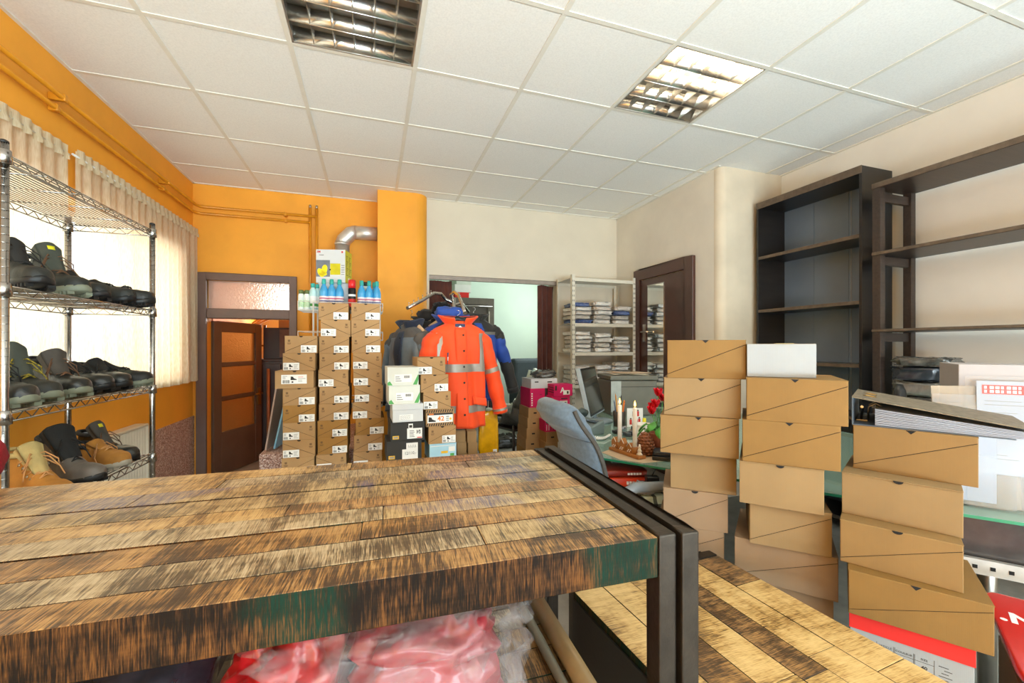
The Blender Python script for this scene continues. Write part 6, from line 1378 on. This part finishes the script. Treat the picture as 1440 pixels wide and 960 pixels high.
mb.build('payment_sticker', [PAPER, NAVYP, ORINK, GREENINK], t)
def doc(label, s, o, z, w, h, tilt, m, lines, seed, name='document', z0=.12):
    q = desk_at(s, o, z); t = thing(name, label, 'document', q, rzd)
    M = Matrix.Rotation(-tilt, 4, 'X'); mb = MB(); mb.span((-w/2, -.0008, z0), (w/2, 0, z0+h), 0, M)
    rnd = random.Random(seed)
    for k in range(lines):
        zz = z0+h*.78-k*h*.66/lines
        if rnd.random() < .25: continue
        x0 = -w*.42+(w*.5 if rnd.random() < .25 else 0); mb.span((x0, -.0012, zz), (x0+w*rnd.uniform(.15, .45), -.0008, zz+.0022), 1, M)
    mb.build('sheet', [m, GREYINK], t); return t, M
def film(name, alpha, col='#B8B4AE'): return mat(name, col, .12, var=.02, bump=.25, bscale=6, alpha=alpha)
PAPB = mat('bluish_paper', '#A4AAB6', .6, var=.02, bump=0)
t, M = doc('printed sheet with a red heading in a clear pocket on the white box', 1.06, .088, dz, .215, .305, .05, PAPB, 16, 5)
mb = MB().span((-.095, -.0016, .382), (.03, -.0009, .412), 0, M)
for r in range(2):
    for k in range(9): mb.span((-.09+k*.0128, -.0021, .386+.013*r), (-.09+k*.0128+.009-(.003 if k % 3 == 0 else 0), -.0016, .395+.013*r), 1, M)
mb.build('red_heading', [REDINK, PAPER], t)
MB().span((-.135, -.0030, 0), (.135, -.0026, .44), 0, M).build('clear_pocket', film('clear_pocket_film', .10), t)
fs = thing('clear_folder', 'pile of clear plastic folders with papers leaning left of the printed sheet', 'folder', desk_at(.955, .108, dz+.001), rzd)
for k in range(3): MB().span((-.10-.01*k, -.004*k, .0), (.10-.012*k, -.004*k+.0008, .40-.03*k), 0, Matrix.Rotation(-.02, 4, 'X') @ Matrix.Translation((0, 0, .004)) @ Matrix.Rotation(.03*k-.03, 4, 'Y')).build('folder', film(f'folder_film_{k}', .45, ('#B8AEA0', '#B0AEAC', '#B8B0A6')[k]), fs)
mb = MB(); mb.span((-.05, -.014, .02), (.04, -.0132, .32)); mb.build('insert_sheet', PAPB, fs)
# black shoe horn standing behind the file
p = atD(1266, 560, 1.75); o = MB(); o.loft([[(x*w_, -.012*(1-x*x)+c, z_) for x in [i/6-1 for i in range(13)]] for z_, w_, c in ((.0, .012, 0), (.12, .012, 0), (.24, .018, 0), (.32, .022, .01), (.38, .018, .035), (.41, .008, .05))], closed=False, caps=False)
o = o.build('shoe_horn', BLACKP, loc=(p.x, p.y, dz+.0015), rz=R(-60), solid=.004); o.scale = (1, 1, .92); tag(o, 'black curved shoe horn standing behind the lever arch file', 'shoe horn')
# red pack and navy garment in a clear bag, on a carton by the desk
q = CW(1.41, 1.025, 0); ax_ = RT*.757-FW*.653; rq = math.atan2(ax_.y, ax_.x)
carton('kraft carton on the floor under the red pack at the right edge', .24, .40, .39, KRAFTP, (q.x, q.y, 0), rq, name='kraft_carton')
o = MB(); lump(o, (.26, .44, .085), 51, .2, 5, 18, power=4, fold=.25); o = o.build('bagged_garment', mat('navy_in_clear_bag', '#232B42', .22, var=.3, scale=18, bump=.7, bscale=30, coat=.6), loc=(q.x, q.y, .391), rz=rq); tag(o, 'navy garment in a clear bag under the red pack at the lower right', 'garment')
t = thing('red_pack', 'flat red pack with white letters and a barcode label at the lower right', 'pack', (q.x, q.y, .478), rq)
o = MB(); lump(o, (.30, .48, .026), 61, .04, power=10); o.build('wrapper', mat('red_pack_film', '#C9221B', .25, var=.06, scale=8, bump=.15, bscale=12, coat=.4), t)
mb = MB(); mb.text('.NO', .085, TR((-.14, .075, .0265), rz=R(-3)), 0, bold=True, align='LEFT'); mb.build('lettering', PAPER, t)
mb = MB().span((-.11, -.15, .0262), (.03, -.05, .0268), 0)
for k in range(16): mb.span((-.10+k*.0062, -.085, .0268), (-.10+k*.0062+(.0018 if k % 3 else .0036), -.058, .0271), 1)
for k in range(3): mb.span((-.10, -.14+.016*k, .0268), (-.02-.01*k, -.134+.016*k, .0271), 1)
mb.build('barcode_label', [PAPER, INK], t)
# ================================================================ UNDER THE COUNTER AND ON IT
def t1(x, y, z): q = T1.matrix_basis @ Vector((x, y, z)); return q
def film2(name, a): 
    m = bpy.data.materials.new(name); t = NT(m); v = t.coord(); f = t.noise(v, 16, 4, .6, 1.5)
    t.b.inputs['Base Color'].default_value = (*lin('#A8A2A0'), 1); t.b.inputs['Roughness'].default_value = .14
    t.l(t.ramp(f, [(.40, a*.55), (.55, a), (.70, min(1, a*1.7))]), t.b.inputs['Alpha']); t.bump(t.noise(v, 24, 4, .6, 1.2), .9, .006); return m
PLF = film2('crinkled_clear_film', .20)
p = t1(-.37, .285, .5815); t = thing('plastic_bag', 'clear plastic bag of red and grey goods on the shelf under the counter', 'bag', p, R(-6))
REDF = mat('red_film', '#B01C22', .28, var=.3, scale=12, bump=.7, bscale=24, coat=.4)
for k, (x, y, sx, sy, sz, m_) in enumerate(((.05, -.02, .28, .32, .225, mat('dull_red_fabric', '#8E2C33', .45, var=.2, bump=.4, scale=10, coat=.3)), (-.17, -.05, .19, .30, .23, REDF), (-.02, .10, .36, .20, .235, mat('grey_goods', '#77706E', .4, var=.25, bump=.4, scale=9, coat=.3)))):
    o = MB(); lump(o, (sx, sy, sz), 71+k, .26, 6, 26, power=3.5, fold=.25); o = o.build('contents', m_, t); o.location = (x, y, 0)
o = MB(); lump(o, (.52, .44, .275), 77, .22, 7, 40, power=4, fold=.28); o.build('clear_film', PLF, t)
o = MB(); lump(o, (.34, .40, .20), 81, .15, 4, 16, power=4, fold=.2); o = o.build('dark_bag', mat('dark_film', '#3A3840', .25, var=.4, scale=14, bump=.6, bscale=24, coat=.5), loc=t1(-.84, .285, .5815)); tag(o, 'dark plastic bag on the shelf under the counter, left of the red one', 'bag')
a = t1(-.055, .62, .562); b = t1(-.02, .06, .562)
o = MB().tube([t1(-.03, .53, .602), t1(-.03, .06, .602)], .020, 18).build('cardboard_tube', mat('brown_tube', '#7C6440', .5, var=.12, bump=.05, coat=.2)); tag(o, 'brown cardboard tube lying along the end of the shelf under the counter', 'tube')
t = thing('folded_umbrella', 'grey and black folded umbrella lying beside the cardboard tube', 'umbrella', t1(-.068, .30, .592), R(-1))
MB().tube([(0, .26, 0), (0, .10, .004), (0, -.15, 0), (0, -.24, 0)], [.006, .011, .009, .005], 10).build('canopy', mat('grey_green_nylon', '#6E6A5C', .5, bump=.2), t); MB().tube([(0, -.24, 0), (0, -.29, 0)], .004, 8).build('shaft', CHROME, t)
q = atZ(4, 672, .965)
o = MB(); lump(o, (.12, .10, .09), 91, .12, 4, 14, power=3); o = o.build('red_felt_cloth', mat('red_felt', '#8E0E16', .95, var=.15, scale=80, bump=.7, bscale=300), loc=(q.x-.055, q.y-.01, .9615), rz=.4); tag(o, 'red felt cloth on the counter at the left edge of the picture', 'cloth')
